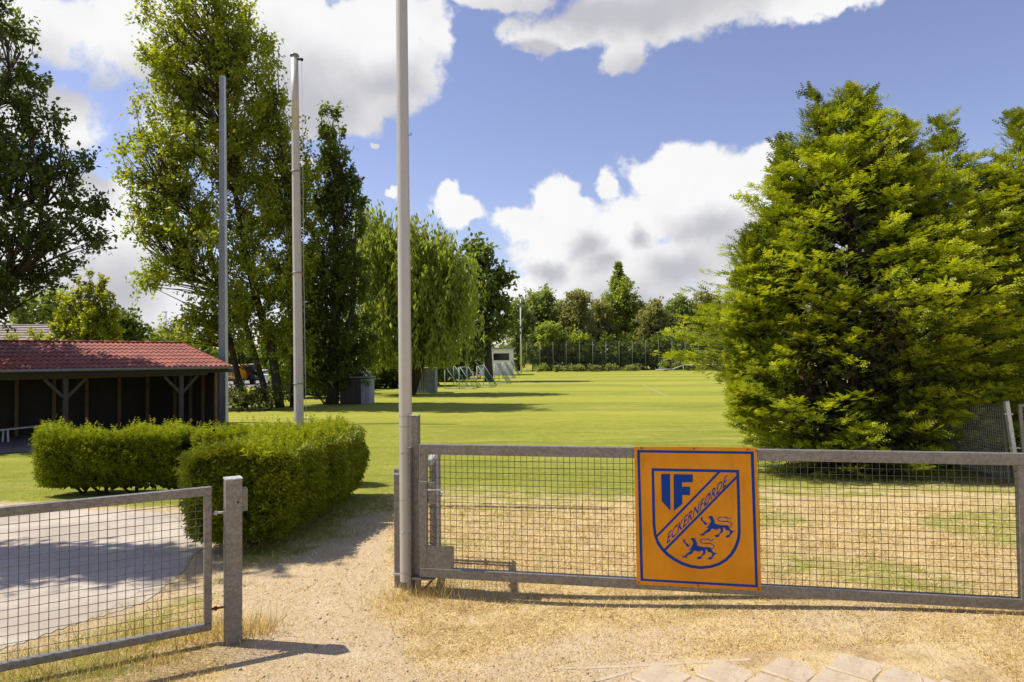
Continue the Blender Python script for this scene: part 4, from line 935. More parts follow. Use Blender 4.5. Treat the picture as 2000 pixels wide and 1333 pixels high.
# ------------------------------------------------------------------ cypresses at the right
def cypress(name, label, x0, y0, axes, nb, seed, group=None, per=54, fsz=.125, lowcut=0.0):
    """axes: list of (dx, dy, [(height, radius)...]) leaders sharing one crown"""
    global rng
    rng = np.random.default_rng(seed); zb = Tz(x0, y0); root = thing(name, label, 'tree', (x0, y0, zb), 0, group); tb = MB()
    P0, TIP = [], []
    for dx, dy, prof, share in axes:
        hs_ = np.array([p[0] for p in prof]); rs = np.array([p[1] for p in prof]); H_ = hs_[-1]
        tb.path([V3(dx * .2, dy * .2, -.1), V3(dx * .8, dy * .8, H_ * .3), V3(dx, dy, H_ * .65), V3(dx, dy, H_ * .97)], [.12, .09, .05, .008], 7)
        n = int(nb * share); hh = rng.uniform(hs_[0], H_, n * 3); rr = np.interp(hh, hs_, rs); pr = (rr + .15) / (rs.max() + .15); keep = rng.uniform(0, 1, n * 3) < pr; hh = hh[keep][:n]; rr = rr[keep][:n]; n = len(hh)
        a = rng.uniform(0, 2 * PI, n)
        lump = 1 + .16 * np.sin(3 * a + hh * 2.1 + seed) + .13 * np.sin(5 * a - hh * 3.3) + rng.normal(size=n) * .06
        inner = rng.uniform(0, 1, n) < .20
        r = np.maximum(rr * lump * np.where(inner, rng.uniform(.5, .85, n), 1) * np.where(rng.uniform(0, 1, n) < .1, 1.07, 1), .03)
        tip = np.stack([dx + np.cos(a) * r, dy + np.sin(a) * r, hh], -1)
        p0 = np.stack([dx + np.cos(a) * r * .12, dy + np.sin(a) * r * .12, np.maximum(hh - .30 * r - .1, .05)], -1)
        P0.append(p0); TIP.append(tip)
    P0 = np.concatenate(P0); TIP = np.concatenate(TIP); n = len(TIP)
    for i in range(0, n, 3): limb(tb, P0[i], TIP[i] * .9 + P0[i] * .1, .016, .004, .12, 3, 2)
    tb.build('trunk', M['bark_brown'], root)
    d = TIP - P0; Ld = np.linalg.norm(d, axis=1); d = unit(d)
    ci = np.repeat(np.arange(n), per); m_ = n * per
    seglen = np.minimum(Ld, .95); u = rng.uniform(0, 1, m_) ** .75
    sidev = unit(np.cross(d, np.array([0, 0, 1.0]))); roll = rng.normal(size=n) * .35; lat = unit(sidev * np.cos(roll)[:, None] + np.array([0, 0, 1.0]) * np.sin(roll)[:, None])
    wdt = .36 * (1 - u) + .03; s_ = rng.uniform(-1, 1, m_)
    droop = -.16 * u * u - .10 * np.abs(s_) * (1 - u)
    pos = TIP[ci] - d[ci] * ((1 - u) * seglen[ci])[:, None] + lat[ci] * (s_ * wdt)[:, None] + rng.normal(size=(m_, 3)) * .022
    pos[:, 2] += droop + .05
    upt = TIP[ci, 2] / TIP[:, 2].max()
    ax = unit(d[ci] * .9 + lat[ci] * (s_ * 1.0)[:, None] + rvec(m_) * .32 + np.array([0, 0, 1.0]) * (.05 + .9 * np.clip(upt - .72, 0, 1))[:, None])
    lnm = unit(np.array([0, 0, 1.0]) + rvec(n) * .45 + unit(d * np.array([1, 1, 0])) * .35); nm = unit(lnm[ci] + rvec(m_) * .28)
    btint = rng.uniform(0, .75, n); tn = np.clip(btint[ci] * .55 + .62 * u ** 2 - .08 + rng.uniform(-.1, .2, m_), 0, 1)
    V, F_, tt = scatter(FR5[0], FR5[1], pos, ax, nm, fsz * rng.uniform(.55, 1.2, m_), tn)
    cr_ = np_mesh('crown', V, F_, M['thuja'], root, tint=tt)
    k9 = n * 5; ci = np.repeat(np.arange(n), 5); u = rng.uniform(.10, .52, k9)[:, None]; pos = P0[ci] * (1 - u) + TIP[ci] * u + rng.normal(size=(k9, 3)) * .07; kk = (pos[:, 2] < TIP[:, 2].max() * .80) & (np.hypot(pos[:, 0], pos[:, 1]) < 1.25); pos = pos[kk]; k9 = len(pos)
    V, F_, tt = scatter(LEAF_V, LEAF_F, pos, rvec(k9), rvec(k9), rng.uniform(.10, .22, k9), rng.uniform(0, .2, k9)); np_mesh('inner_dark_fill', V, F_, M['dark_fill'], root, tint=tt)  # dark opaque quads added inside the crown so no sky shows through
    # loose leader shoots at the top
    return root
cx0 = P(1665, 600, 11.2).x
prof1 = [(.05, 1.25), (.6, 1.75), (1.3, 2.05), (2.2, 2.3), (3.0, 2.2), (3.9, 1.85), (4.6, 1.5), (5.1, 1.15), (5.6, .75), (6.0, .4), (6.4, .05)]
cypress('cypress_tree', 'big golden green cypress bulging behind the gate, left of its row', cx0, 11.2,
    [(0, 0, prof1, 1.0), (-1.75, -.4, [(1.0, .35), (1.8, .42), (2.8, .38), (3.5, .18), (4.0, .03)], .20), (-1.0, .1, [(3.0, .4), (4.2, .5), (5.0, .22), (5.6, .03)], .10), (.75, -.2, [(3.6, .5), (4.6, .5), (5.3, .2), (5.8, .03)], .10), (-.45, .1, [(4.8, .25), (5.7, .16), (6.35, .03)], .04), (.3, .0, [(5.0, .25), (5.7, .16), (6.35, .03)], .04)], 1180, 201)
cypress('cypress_tree', 'second cypress with one thin leader shoot above the mesh fence', P(1850, 600, 12.0).x, 12.0,
    [(0, 0, [(.9, .8), (1.6, 1.3), (2.6, 1.7), (3.6, 1.8), (4.5, 1.75), (5.0, 1.5), (5.35, .9), (5.6, .2), (6.3, .04)], 1.0), (-.5, .2, [(3.5, .5), (4.6, .5), (5.3, .08)], .1)], 700, 202)
cypress('cypress_tree', 'third cypress, cut by the right edge of the picture', P(2000, 600, 11.8).x, 11.8,
    [(0, 0, [(.9, .8), (1.8, 1.3), (2.6, 1.6), (3.6, 1.7), (4.5, 1.7), (5.1, 1.45), (5.5, .8), (5.7, .15), (6.3, .04)], 1.0)], 650, 203)
cypress('cypress_tree', 'outermost cypress of the row, outside the right edge', P(2180, 600, 11.6).x, 11.6,
    [(0, 0, [(.4, 1.0), (1.8, 1.6), (3.6, 1.6), (5.0, .8), (6.0, .12)], 1.0)], 450, 204, per=20, fsz=.2)
cypress('cypress_tree', 'shaded cypress in the second row behind the mesh fence', P(1900, 600, 14.2).x, 14.2,
    [(0, 0, [(.1, 1.4), (1.8, 1.9), (3.6, 1.7), (4.8, .9), (5.6, .1)], 1.0)], 500, 205, per=26, fsz=.18)

# ------------------------------------------------------------------ clipped hedges
def hedge(name, label, path2, half, hgt_, n, seed, n_top=500, bottom=.12):
    """path2: centre line points (x,y); rounded box section"""
    global rng
    rng = np.random.default_rng(seed)
    pts = np.array(path2, float); seg = np.linalg.norm(np.diff(pts, axis=0), axis=1); cum = np.concatenate([[0], np.cumsum(seg)]); Lh = cum[-1]
    c0 = pts.mean(0); zb = Tz(*c0); root = thing(name, label, 'hedge', (c0[0], c0[1], zb))
    def at(s_):
        x_ = np.interp(s_, cum, pts[:, 0]); y_ = np.interp(s_, cum, pts[:, 1]); i = np.clip(np.searchsorted(cum, s_) - 1, 0, len(seg) - 1)
        d_ = (pts[i + 1] - pts[i]) / seg[i][:, None]; return x_, y_, d_
    def surf(n_, shrink=0.0):
        s_ = rng.uniform(-half * .9, Lh + half * .9, n_); sc_ = np.clip(s_, 0, Lh); over = s_ - sc_
        x_, y_, d_ = at(sc_); nrm2 = np.stack([d_[:, 1], -d_[:, 0]], -1)
        a = rng.uniform(0, 1, n_); side_l = hgt_ - bottom; per_ = 2 * side_l + 2 * half; q = a * per_
        hw = half * np.sqrt(np.clip(1 - (over / half) ** 2, .02, 1)) ** .6
        lat = np.where(q < side_l, -hw, np.where(q < side_l + 2 * half, (q - side_l - half) / half * hw, hw))
        zz = np.where(q < side_l, bottom + q, np.where(q < side_l + 2 * half, hgt_, bottom + (per_ - q)))
        # rounding and lumps
        tz = np.clip((zz - bottom) / side_l, 0, 1); wf = .74 + .30 * np.sin(np.clip(tz * 1.25 + .10, 0, 1.1) * PI * .62)
        lm = .035 * np.sin(s_ * 5 + zz * 4) + .03 * np.sin(s_ * 11 - lat * 7) + .03 * np.sin(zz * 13 + s_ * 3)
        topm = (q >= side_l) & (q < side_l + 2 * half)
        rnd = np.where(topm, -.10 * (np.abs(lat) / half) ** 4, 0)
        lat = lat * (wf + lm * (~topm) * 1.0)
        zz = zz + rnd + lm * topm * .9
        e_end = (np.abs(over) > 0)
        nx_ = np.where(topm, 0.25 * np.sign(lat) * np.abs(lat / half) ** 2, np.sign(lat)); nz_ = np.where(topm, 1.0, .18)
        nrm = np.stack([nrm2[:, 0] * nx_ + d_[:, 0] * over / half * 1.2, nrm2[:, 1] * nx_ + d_[:, 1] * over / half * 1.2, nz_], -1)
        px3 = x_ + d_[:, 0] * over + nrm2[:, 0] * lat; py3 = y_ + d_[:, 1] * over + nrm2[:, 1] * lat
        return np.stack([px3, py3, zz], -1), unit(nrm), topm
    def ends(n_):
        out_ = []; no = []
        for e_, s0 in ((-1, 0.0), (1, Lh)):
            x_, y_, d_ = at(np.full(n_, min(max(s0, 1e-3), Lh - 1e-3))); nrm2 = np.stack([d_[:, 1], -d_[:, 0]], -1)
            lat = rng.uniform(-1, 1, n_); zz = rng.uniform(bottom, hgt_, n_); bul = half * .85 * np.sqrt(1 - .75 * lat ** 2) * (.72 + .3 * np.sin((zz - bottom) / (hgt_ - bottom) * 2.4 + .3))
            px_ = x_ + d_[:, 0] * e_ * bul + nrm2[:, 0] * lat * half * .85; py_ = y_ + d_[:, 1] * e_ * bul + nrm2[:, 1] * lat * half * .85
            out_.append(np.stack([px_, py_, zz], -1)); no.append(unit(np.stack([d_[:, 0] * e_ + nrm2[:, 0] * lat * .6, d_[:, 1] * e_ + nrm2[:, 1] * lat * .6, 0 * lat + .2], -1)))
        return np.concatenate(out_), np.concatenate(no)
    pos, nrm, topm = surf(n); pe, ne = ends(n // 9)
    pos = np.concatenate([pos, pe]); nrm = np.concatenate([nrm, ne]); topm = np.concatenate([topm, np.zeros(len(pe), bool)])
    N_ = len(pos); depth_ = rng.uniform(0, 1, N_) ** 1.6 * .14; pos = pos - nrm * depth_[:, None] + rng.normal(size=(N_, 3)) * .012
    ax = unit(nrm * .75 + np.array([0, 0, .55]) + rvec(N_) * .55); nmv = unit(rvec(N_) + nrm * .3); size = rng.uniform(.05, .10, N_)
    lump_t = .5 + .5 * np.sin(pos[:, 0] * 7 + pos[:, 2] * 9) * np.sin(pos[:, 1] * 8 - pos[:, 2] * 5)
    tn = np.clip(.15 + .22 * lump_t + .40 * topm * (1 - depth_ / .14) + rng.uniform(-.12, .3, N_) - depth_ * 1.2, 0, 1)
    # long young shoots on top
    pt, nt, tm = surf(n_top * 6); sel = np.where(tm)[0][:n_top]; sp = pt[sel]; reps = 5; si_ = np.repeat(np.arange(len(sp)), reps); hgt_s = rng.uniform(.03, .20, len(sp)) * (rng.uniform(0, 1, len(sp)) ** 1.5 + .25); k_ = np.tile(np.arange(reps), len(sp)) / reps
    spos = sp[si_] + np.stack([0 * k_, 0 * k_, k_ * hgt_s[si_]], -1) + rng.normal(size=(len(si_), 3)) * .006
    sax = unit(np.array([0, 0, 1.2]) + rvec(len(si_)) * .6)
    pos = np.concatenate([pos, spos]); ax = np.concatenate([ax, sax]); nmv = np.concatenate([nmv, rvec(len(si_))]); size = np.concatenate([size, rng.uniform(.04, .075, len(si_))]); tn = np.concatenate([tn, rng.uniform(.6, 1, len(si_))])
    off = np.array([c0[0], c0[1], zb]); tzz = T(pos[:, 0], pos[:, 1]); pos[:, 2] += tzz
    V, F_, tt = scatter(FR4[0], FR4[1], pos - off, ax, nmv, size, tn)
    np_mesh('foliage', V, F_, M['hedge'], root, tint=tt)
    # inside: woody stems, branches, and dark quads added to fill and darken it
    tb = MB(); ns = max(4, int(Lh / .35))
    for i in range(ns + 1):
        s_ = np.array([Lh * i / ns]); x_, y_, d_ = at(np.clip(s_, 1e-3, Lh - 1e-3)); zt = Tz(x_[0], y_[0]) - zb
        b0 = V3(x_[0] - c0[0] + random.uniform(-.08, .08), y_[0] - c0[1] + random.uniform(-.08, .08), zt - .05)
        for j in range(10):
            t_ = V3(random.uniform(-.8, .8) * half * 1.0, random.uniform(-.8, .8) * half, random.uniform(.3, hgt_ * .9)); limb(tb, b0 + V3(0, 0, random.uniform(.0, .25)), b0 + t_, .02, .006, .2, 4, 2)
    tb.build('stems', M['bark_brown'], root)
    n2_ = n // 2; pi_, ni_, _ = surf(n2_); shr = rng.uniform(.17, .36, n2_)
    pi_ = pi_ - ni_ * shr[:, None]; pi_ = pi_[pi_[:, 2] > bottom]; pi_[:, 2] += T(pi_[:, 0], pi_[:, 1]); k2 = len(pi_)
    V, F_, tt = scatter(LEAF_V, LEAF_F, pi_ - off, rvec(k2), rvec(k2), rng.uniform(.05, .12, k2), rng.uniform(0, .2, k2))
    np_mesh('inner_dark_fill', V, F_, M['dark_fill'], root, tint=tt)
    return root
M['dark_fill'] = simple('dark_filler_twigs', (.050, .050, .018), .95)
hB = [(G(60, 975).x + .31, G(110, 975).y + .55), (G(330, 975).x, G(330, 975).y + .60), (-2.85, G(480, 960).y + .60)]
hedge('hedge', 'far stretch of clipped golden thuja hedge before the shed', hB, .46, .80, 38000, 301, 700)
nA = G(430, 1102); fA = G(655, 985)
hA = [(nA.x + .02, nA.y + .48), (-2.20, 6.9), (fA.x - .24, fA.y + .45)]
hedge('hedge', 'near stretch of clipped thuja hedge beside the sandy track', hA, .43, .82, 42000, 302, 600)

# ------------------------------------------------------------------ cabinets, goals, far buildings
q0, q1 = G(665, 789), G(706, 790)
dp = G(706, 790).y; wbox = (706 - 664) / FPX * dp
ub = thing('utility_box', 'brown panelled utility box with pale concrete end under the poplars', 'cabinet', (P(664, 789, dp).x, dp, -.6))
hb2 = P(700, 738, dp).z + .6
MB().box((wbox / 2, .55, hb2 / 2), (wbox, 1.1, hb2)).build('body', M['brown_panel'], ub, .02)
MB().box((wbox + .22, .45, hb2 / 2 - .03), (.43, 1.2, hb2 - .06)).build('concrete_end', M['concrete_box'], ub, .02)
MB().box((wbox / 2 + .2, .5, hb2 + .02), (wbox + .5, 1.3, .05)).build('lid', M['concrete_box'], ub, .01)
for k in range(4): MB().box((wbox * (k + .5) / 4, -.015, hb2 / 2), (wbox / 4 - .04, .03, hb2 - .16)).build('panel', M['brown_panel'], ub, .005)
dp = G(832, 768).y; x0_ = P(806, 768, dp).x; xm = P(831, 768, dp).x; x1_ = P(851, 768, dp).x; hc = P(840, 720, dp).z + .6
cb = thing('utility_box', 'corrugated grey cabinet with pale end panel beside the goals', 'cabinet', (x0_, dp, -.6))
MB().box(((xm - x0_) / 2, .6, hc / 2 - .04), (xm - x0_, 1.1, hc - .08)).build('body', M['galv'], cb, .01)
for k in range(6): MB().box(((xm - x0_) * (k + .5) / 6, .03, hc / 2 - .05), ((xm - x0_) / 12, .06, hc - .12)).build('rib', M['galv_light'], cb, .004)
MB().box(((xm + x1_) / 2 - x0_, .5, hc / 2), (x1_ - xm, 1.3, hc)).build('end_panel', M['concrete_box'], cb, .01)
MB().box(((x1_ - x0_) / 2, .5, hc + .02), (x1_ - x0_ + .1, 1.4, .04)).build('lid', M['concrete_box'], cb, .01)

def make_goal(label, x_, y_, wd__, hh_, rz, first=False):
    gl = thing('goal', label, 'goal', (x_, y_, -.6), rz, 'portable goals stored beside the pitch')
    r = .034; dpt = 1.1
    for yy in (0, wd__):
        MB().tube((0, yy, 0), (0, yy, hh_), r).build('post', M['goal'], gl)
        MB().tube((.08, yy, hh_), (dpt, yy, .05), r * .7).build('stay', M['goal'], gl)
        MB().tube((0, yy, .05), (dpt, yy, .05), r * .8).build('ground_bar', M['white_metal'], gl)
    MB().tube((0, 0, hh_), (0, wd__, hh_), r).build('crossbar', M['goal'], gl)
    nt_ = MB(); nn_ = 11
    for i in range(nn_ + 1):
        yy = wd__ * i / nn_; nt_.tube((.06, yy, hh_ - .03), (dpt, yy, .06), .008, None, 3, False)
    for i in range(1, 9):
        t = i / 9; nt_.tube((.06 + (dpt - .06) * t, 0, hh_ * (1 - t)), (.06 + (dpt - .06) * t, wd__, hh_ * (1 - t)), .008, None, 3, False)
    o = nt_.build('net', M['net'], gl); o['kind'] = 'stuff'
    return gl
goals = [(869, 760, 717, 'nearest goal frame, narrow, left of the others'), (897, 761, 718, 'second goal frame with a white ground bar'), (932, 758, 716, 'third goal frame with a green net'), (966, 751, 711, 'fourth goal frame with a long slanting stay'), (982, 740, 708, 'fifth goal frame before the white building'), (995, 735, 707, 'farthest goal frame at the building corner')]
for (px_, by, ty, lb_) in goals:
    b_ = G(px_, by); make_goal(lb_, b_.x, b_.y, 4.2, P(px_, ty, b_.y).z + .6, R(-4))

bd_ = 88.0
xr = P(1003, 700, bd_).x; xl = P(905, 700, bd_).x; zt = P(990, 682, bd_).z
bl_ = thing('white_building', 'low white building with a dark window behind the goals', 'building', (xl, bd_, -.6))
H_ = zt + .6; Wb = xr - xl
xw0, xw1 = Wb - 2.6, Wb - .55; zw0, zw1 = H_ - 1.45, H_ - .55
MB().box((xw0 / 2, 3, H_ / 2), (xw0, 6, H_)).box(((xw0 + Wb) / 2, 3, zw0 / 2), (Wb - xw0, 6, zw0)).box(((xw0 + Wb) / 2, 3, (zw1 + H_) / 2), (Wb - xw0, 6, H_ - zw1)).box(((xw1 + Wb) / 2, 3, (zw0 + zw1) / 2), (Wb - xw1, 6, zw1 - zw0)).build('wall', M['white_wall'], bl_)
wn_ = MB().box(((xw0 + xw1) / 2, .18, (zw0 + zw1) / 2), (xw1 - xw0 - .01, .05, zw1 - zw0 - .01)).build('window', M['glass'], bl_)
MB().box(((xw0 + xw1) / 2, .1, zw0 + .04), (xw1 - xw0, .3, .08)).build('sill', M['brown_panel'], wn_)
MB().box((Wb / 2, 3, H_ + .1), (Wb + .5, 6.5, .2)).build('roof', M['concrete_box'], bl_)

fm = G(1018, 729); hm = P(1016, 578, fm.y).z + .6
ms = thing('floodlight_mast', 'thin pale floodlight mast at the far left corner of the pitch', 'mast', tuple(fm))
MB().tube((0, 0, 0), (0, 0, hm), .14, .08, 10).build('shaft', M['white_metal'], ms)
MB().box((0, 0, hm), (.6, .2, .3)).build('floodlight', M['galv'], ms, .03)
MB().box((.0, -.1, hm - 1.3), (.35, .3, .5)).build('control_box', M['galv'], ms, .03)

M['fence_paint'] = simple('dull_fence_paint', (.22, .26, .25), .6)
# ball-stop fence across the far end
fl = G(1030, 727); fdp = 108.0
bf = thing('ball_fence', 'tall see through ball fence on thin posts across the far end', 'fence', (P(1029, 722, fdp).x, fdp, -.6))
step = (P(1055, 700, fdp).x - P(1029.2, 700, fdp).x); Hf = P(1200, 667, fdp).z + .6
nP = 24
for k in range(nP):
    MB().tube((k * step, 0, 0), (k * step, 0, Hf), .035, None, 6).build('post', M['fence_paint'], bf)
nt_ = MB()
for i in range(1, 25):
    nt_.tube((0, -.03, Hf * i / 25), (step * (nP - 1), -.03, Hf * i / 25), .010 if i % 6 else .02, None, 3, False)
o = nt_.build('net', M['wire'], bf); o['kind'] = 'stuff'
rl_a, rl_b = P(1280, 719, 103), P(1420, 714, 99)
rr_ = thing('railing', 'low white railing beside the cypress at the far end', 'railing', (rl_a.x, rl_a.y, -.6))
dvx = rl_b - rl_a; 
MB().tube((0, 0, .25), (dvx.x * .25, dvx.y * .25, .35), .05).tube((dvx.x * .25, dvx.y * .25, .35), (dvx.x * .4, dvx.y * .4, .95), .05).tube((dvx.x * .4, dvx.y * .4, .95), (dvx.x * 1.6, dvx.y * 1.6, .95), .05).build('rail', M['white_metal'], rr_)
for t in (.25, .4, .65, .9, 1.15, 1.4): MB().tube((dvx.x * t, dvx.y * t, 0), (dvx.x * t, dvx.y * t, .93 if t > .3 else .33), .04).build('post', M['white_metal'], rr_)

# house roof far left
hd_ = 55.0
hx0, hx1 = P(-160, 660, hd_).x, P(125, 668, hd_).x; rz1 = P(60, 634, hd_ + 4).z; ez = P(60, 668, hd_).z
hs_ = thing('house', 'house with pale brown hipped tile roof behind the shed', 'house', (hx0, hd_, -.6))
ww = hx1 - hx0; e_ = ez + .6; r_ = rz1 + .6
MB().box((ww / 2, 4, e_ / 2), (ww - .8, 7.4, e_)).build('wall', M['white_wall'], hs_)
r0m = MB().add([V3(0, 0, e_), V3(ww, 0, e_), V3(ww, 8, e_), V3(0, 8, e_), V3(2, 4, r_), V3(ww - 2.2, 4, r_)], [(0, 1, 5, 4), (1, 2, 5), (2, 3, 4, 5), (3, 0, 4), (3, 2, 1, 0)]).build('roof', M['far_tile'], hs_)
for k in range(7):
    t = (k + .5) / 7; MB().bar(V3(2 * t, 4 * t - .02, e_ + (r_ - e_) * t + .03), V3(ww - 2.2 * t, 4 * t - .02, e_ + (r_ - e_) * t + .03), .06, .06).build('tile_course', M['far_tile'], r0m)
# street lamp
sl_ = 90.0; slp = P(324, 722, sl_)
lamp = thing('street_lamp', 'thin street lamp between shed roof and poplar', 'street lamp', (slp.x, sl_, -.6)); hl = P(324, 610, sl_).z + .6
MB().tube((0, 0, 0), (0, 0, hl), .10, .06, 8).build('pole', M['mast'], lamp)
MB().bar((-.5, 0, hl), (.15, 0, hl + .02), .2, .10).build('lamp_head', M['mast'], lamp)

# ------------------------------------------------------------------ parked vehicles seen through the bushes
def car(label, name, cat, x_, y_, paint, wd__, ln, hh_, van=False, rz=0.0):
    """rear towards -y (the viewer)"""
    c = thing(name, label, cat, (x_, y_, -.6), rz)
    if van: side_p = [(0, .35), (.02, 1.1), (.10, hh_ - .12), (.25, hh_), (ln * .68, hh_), (ln * .80, 1.25), (ln * .97, 1.05), (ln, .4)]
    else: side_p = [(0, .42), (.02, .95), (.12, 1.02), (.55, hh_ - .05), (1.0, hh_), (ln * .55, hh_), (ln * .72, 1.0), (ln * .97, .82), (ln, .4)]
    hw = wd__ / 2; b = MB(); n = len(side_p)
    lv = []
    for xx, k in ((-hw, 0), (-hw * .97, 0), (hw * .97, 0), (hw, 0)): lv.append(xx)
    vs_ = []
    for sx_ in (-1, 1):
        for (yy, zz) in side_p: vs_.append((sx_ * hw * (1 - .13 * max(0, (zz - .95)) / max(.1, hh_ - .95) * (1 if not van else .5)), yy, zz))
    fs_ = [tuple(range(n))[::-1], tuple(range(n, 2 * n))] + [(i, (i + 1) % n, n + (i + 1) % n, n + i) for i in range(n)]
    b.add(vs_, fs_).build('body', M[paint], c, .05)
    zw = (1.15, hh_ - .22) if van else (1.04, hh_ - .12)
    yw = (lambda z: .02 + .08 * (z - 1.1) / (hh_ - 1.2)) if van else (lambda z: .12 + .43 * (z - 1.02) / (hh_ - 1.07))
    wb = MB(); f_ = .80
    wb.add([(-hw * f_, yw(zw[0]) - .025, zw[0]), (hw * f_, yw(zw[0]) - .025, zw[0]), (hw * f_ * .93, yw(zw[1]) - .025, zw[1]), (-hw * f_ * .93, yw(zw[1]) - .025, zw[1]), (-hw * f_, yw(zw[0]) + .03, zw[0]), (hw * f_, yw(zw[0]) + .03, zw[0]), (hw * f_ * .93, yw(zw[1]) + .03, zw[1]), (-hw * f_ * .93, yw(zw[1]) + .03, zw[1])],
           [(0, 1, 2, 3), (4, 7, 6, 5), (0, 4, 5, 1), (1, 5, 6, 2), (2, 6, 7, 3), (3, 7, 4, 0)]).build('rear_window', M['glass'], c)
    for sx_ in (-1, 1):
        MB().box((sx_ * (hw - .09), .0, 1.05 if van else .86), (.14, .06, .42 if van else .2)).build('tail_light', M['red_lamp'], c, .01)
        for yy in (.75, ln - .85):
            wh = MB().tube((sx_ * (hw - .2), yy, .32), (sx_ * (hw + .01), yy, .32), .32, None, 18).build('wheel', M['black'], c)
            MB().tube((sx_ * (hw + .0), yy, .32), (sx_ * (hw + .02), yy, .32), .18, None, 12).build('rim', M['silver'], wh)
        MB().box((sx_ * (hw + .002), ln * .5, (zw[0] + zw[1]) / 2), (.03, ln * .35, (zw[1] - zw[0]) * .85)).build('side_window', M['glass'], c)
    MB().box((0, -.05, .48), (wd__ * .98, .14, .2)).build('bumper', M['black'] if van else M[paint], c, .03)
    MB().box((0, -.03, .78), (.52, .03, .12)).build('number_plate', M['white_metal'], c)
    return c
vd = 62.0
yv = car('yellow delivery van with black horn emblem parked behind the brambles', 'delivery_van', 'van', P(448, 700, vd).x, vd, 'yellow', 1.95, 4.4, 1.9, True)
em = MB()  # the horn emblem and the short word beside it, on the rear door
for i in range(14):
    a0_ = 2 * PI * i / 14; a1_ = 2 * PI * (i + 1) / 14; em.bar((.38 + .12 * math.cos(a0_), -.03, 1.0 + .12 * math.sin(a0_)), (.38 + .12 * math.cos(a1_), -.03, 1.0 + .12 * math.sin(a1_)), .02, .035)
em.bar((.46, -.03, .92), (.62, -.03, .86), .02, .05).build('horn_emblem', M['black'], yv)
for k, x_ in enumerate((-.45, -.30, -.12, .03)): MB().box((x_, -.03, 1.0), (.11, .02, .09)).build('lettering', M['black'], yv)
MB().bar((-.30, -.03, .74), (.25, -.03, .76), .02, .05).bar((-.05, -.03, .68), (.10, -.03, .66), .02, .07).build('lettering', M['black'], yv)
car('dark green van parked right of the yellow van', 'parked_van', 'van', P(491, 700, vd).x, vd + 1.6, 'van_dark', 1.9, 4.6, 1.95, True)
car('silver car with a red tail light, partly behind the poplar trunk', 'parked_car', 'car', P(531, 700, vd).x, vd - .8, 'silver', 1.75, 4.2, 1.45)
car('silver car glimpsed through leaves above the brown utility box', 'parked_car', 'car', P(700, 700, 68).x, 68, 'silver', 1.75, 4.2, 1.45)
cx_, cy_ = P(740, 700, 68).x, 68.5
car('dark car parked right of the silver one beyond the utility box', 'parked_car', 'car', cx_, cy_, 'van_dark', 1.75, 4.2, 1.45)
M['asphalt'] = simple('pale_asphalt', (.24, .22, .20), .9, 0, .2, 1.5)
sheet('parking_lot', [(-34, 56), (-8, 56), (-8, 80), (-34, 80)], 1.0, .01, M['asphalt'], .0, 'pale asphalt of the car park behind the trees')

# ------------------------------------------------------------------ grass, stones
rng = np.random.default_rng(500)
BL_V = np.array([(0, .055, 0), (0, -.055, 0), (1, 0, 0)]); BL_F = np.array([(0, 1, 2)])
BL2_V = np.array([(0, .04, 0), (0, -.04, 0), (.55, .03, .0), (.55, -.03, .0), (1, 0, -.12)]); BL2_F = np.array([(0, 1, 2), (1, 3, 2), (2, 3, 4)])
def blocked(x, y):
    return sdpoly(x, y, SLAB) > -.02
def blades(name, label, n, px0, px1, py0, py1, kind_, mat, l0, l1, upr, tv_=BL_V, tf_=BL_F, cat=None):
    x, y = Gv(rng.uniform(px0, px1, n), rng.uniform(py0, py1, n)); gr, di = masks(x, y)
    cl = .5 + .5 * np.clip(sines(x, y, 14, 77) * .8, -1, 1)
    pr = (gr * (1 - di)) if kind_ == 'green' else ((1 - gr * .85) * (1 - .80 * di) * (.35 + .65 * cl))
    k = (rng.uniform(0, 1, n) < pr) & ~blocked(x, y)
    if kind_ == 'dry': k &= ~((x > .42) & (x < 2.3) & (y < 3.62) & (rng.uniform(0, 1, n) < .93))
    x = x[k]; y = y[k]; n_ = len(x); z = T(x, y) - .002
    hd_ = unit(np.stack([rng.normal(size=n_), rng.normal(size=n_), np.abs(rng.normal(size=n_)) * upr + .05], -1))
    ln_2 = rng.uniform(l0, l1, n_) * np.clip(y / 5, .7, 2.2)
    V, F_, tt = scatter(tv_, tf_, np.stack([x, y, z], -1), hd_, unit(rvec(n_) * .6 + np.array([0, 0, 1])), ln_2, rng.uniform(0, 1, n_))
    o = np_mesh(name, V, F_, M[mat], tint=tt); return tag(o, label, cat, kind='stuff')
blades('dry_grass', 'short sun dried straw grass around the gate', 420000, -80, 2080, 985, 1360, 'dry', 'grass_dry', .022, .06, .35)
blades('dry_grass', 'matted dry blades thinning out towards the lawn', 90000, 700, 2080, 900, 1010, 'dry', 'grass_dry', .012, .03, .5)
blades('grass', 'short green grass blades of the lawn and verge', 200000, -80, 2080, 815, 1340, 'green', 'grass_green', .010, .024, 1.0)
def tuft(label, spots, n, l0, l1, mat, name='grass_tuft'):
    ps = []
    for (x_, y_, r_, c_) in spots:
        k = int(n * c_); ps.append(np.stack([x_ + rng.normal(size=k) * r_, y_ + rng.normal(size=k) * r_ * .7], -1))
    p = np.concatenate(ps); n_ = len(p); ax = unit(rng.normal(size=(n_, 3)) * .45 + np.array([0, 0, 1.0]))
    V, F_, tt = scatter(BL2_V, BL2_F, np.stack([p[:, 0], p[:, 1], T(p[:, 0], p[:, 1]) - .004], -1), ax, rvec(n_), rng.uniform(l0, l1, n_) * rng.uniform(.4, 1, n_), rng.uniform(.0, 1, n_))
    o = np_mesh(name, V * 1.0, F_, M[mat], tint=tt); return tag(o, label, kind='stuff')
g1, g2, g3 = G(455, 1235), G(800, 1160), G(1975, 1205)
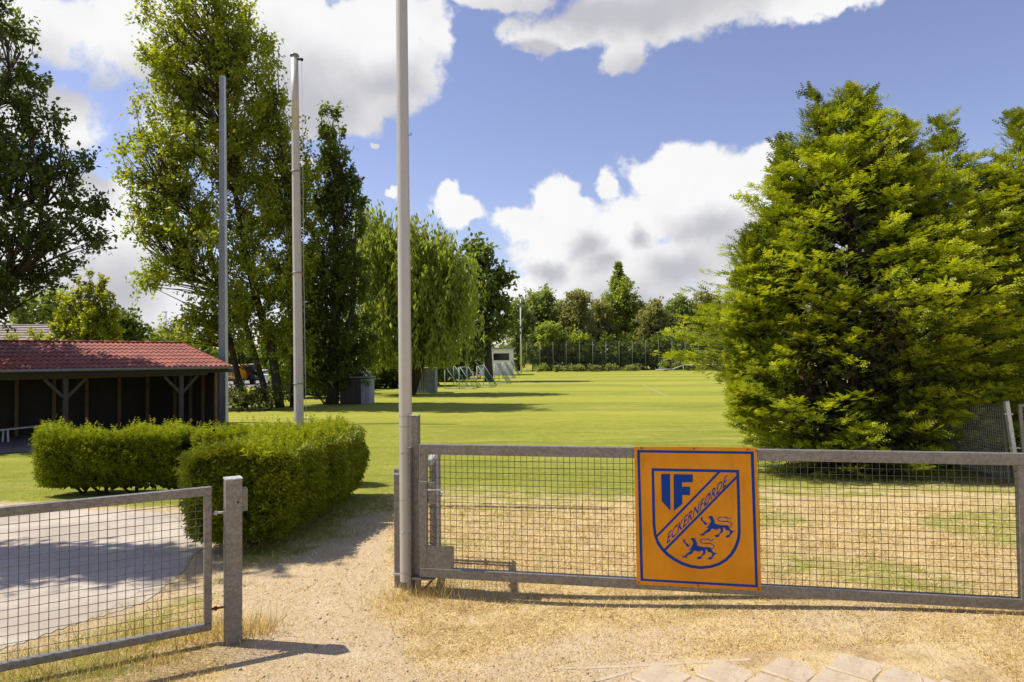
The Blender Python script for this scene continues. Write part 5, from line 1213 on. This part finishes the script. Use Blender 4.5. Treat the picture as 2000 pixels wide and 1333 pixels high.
BL2_V = BL2_V * np.array([1, .35, 1])
tuft('long dry stalks round the foot of the foreground post', [(g1.x - .10, g1.y - .03, .13, 1), (g1.x + .12, g1.y, .09, .7), (g1.x - .45, g1.y - .06, .18, .8)], 620, .05, .19, 'grass_dry')
tuft('long dry stalks round the foot of the round pole', [(g2.x, g2.y - .05, .13, 1), (g2.x + .2, g2.y, .12, .6), (g2.x - .12, g2.y - .25, .12, .4)], 620, .04, .15, 'grass_dry')
tuft('dry grass heaped at the right end of the wide gate', [(g3.x, g3.y, .12, 1), (g3.x - .5, g3.y - .05, .25, .5)], 500, .03, .10, 'grass_dry')
lg = [(G(x_, y_).x, G(x_, y_).y, .12, 1) for x_, y_ in ((40, 1290), (110, 1300), (180, 1270), (250, 1265), (300, 1290), (20, 1320), (330, 1250), (220, 1310), (120, 1325))]
tuft('mixed green grass growing along the small gate', lg, 210, .03, .11, 'grass_green')
tuft('straw growing along the small gate', lg, 260, .03, .13, 'grass_dry')
hg = [(G(x_, y_).x, G(x_, y_).y, .14, 1) for x_, y_ in ((520, 1075), (570, 1050), (620, 1030), (660, 1010), (700, 990), (500, 1100), (640, 1050), (1500, 935), (1560, 940), (1620, 938), (1700, 940), (1780, 938), (1850, 936), (1900, 935))]
tuft('shaded green grass under the hedge and the cypress', hg, 420, .04, .13, 'grass_green')
eg = [(SLAB[i][0] + (SLAB[i + 1][0] - SLAB[i][0]) * t, SLAB[i][1] + (SLAB[i + 1][1] - SLAB[i][1]) * t, .035, 1) for i in range(2, 7) for t in np.linspace(0, .95, 14)]
tuft('short straw creeping over the edge of the concrete path', eg, 55, .012, .045, 'grass_dry')
tuft('short green blades along the concrete path edge', eg, 30, .01, .035, 'grass_green')
wg = [(G(x_, y_).x, G(x_, y_).y, .035, 1) for x_, y_ in ((1510, 1318), (1455, 1312), (1850, 1322), (1870, 1315), (1780, 1295), (1880, 1330), (1920, 1215), (1475, 1208), (1600, 1326))]
tuft('small green weeds between pavers and sand', wg, 60, .01, .035, 'grass_green')
# stones on the track
st_v = np.array([(1, 0, 0), (-1, 0, 0), (0, 1, 0), (0, -1, 0), (0, 0, .7), (0, 0, -.7)]); st_f = np.array([(0, 2, 4), (2, 1, 4), (1, 3, 4), (3, 0, 4), (2, 0, 5), (1, 2, 5), (3, 1, 5), (0, 3, 5)])
n = 9000; x, y = Gv(rng.uniform(380, 2000, n), rng.uniform(1010, 1350, n)); gr, di = masks(x, y); k = (rng.uniform(0, 1, n) < di * .7 + .06) & ~blocked(x, y); x = x[k]; y = y[k]; n = len(x)
sz = rng.lognormal(-5.75, .55, n); V, F_, tt = scatter(st_v, st_f, np.stack([x, y, T(x, y) + sz * .2], -1), rvec(n), rvec(n), np.clip(sz, .0015, .014), rng.uniform(0, 1, n))
tag(np_mesh('gravel', V, F_, M['pebble'], tint=tt), 'small loose stones on the sandy track', kind='stuff')
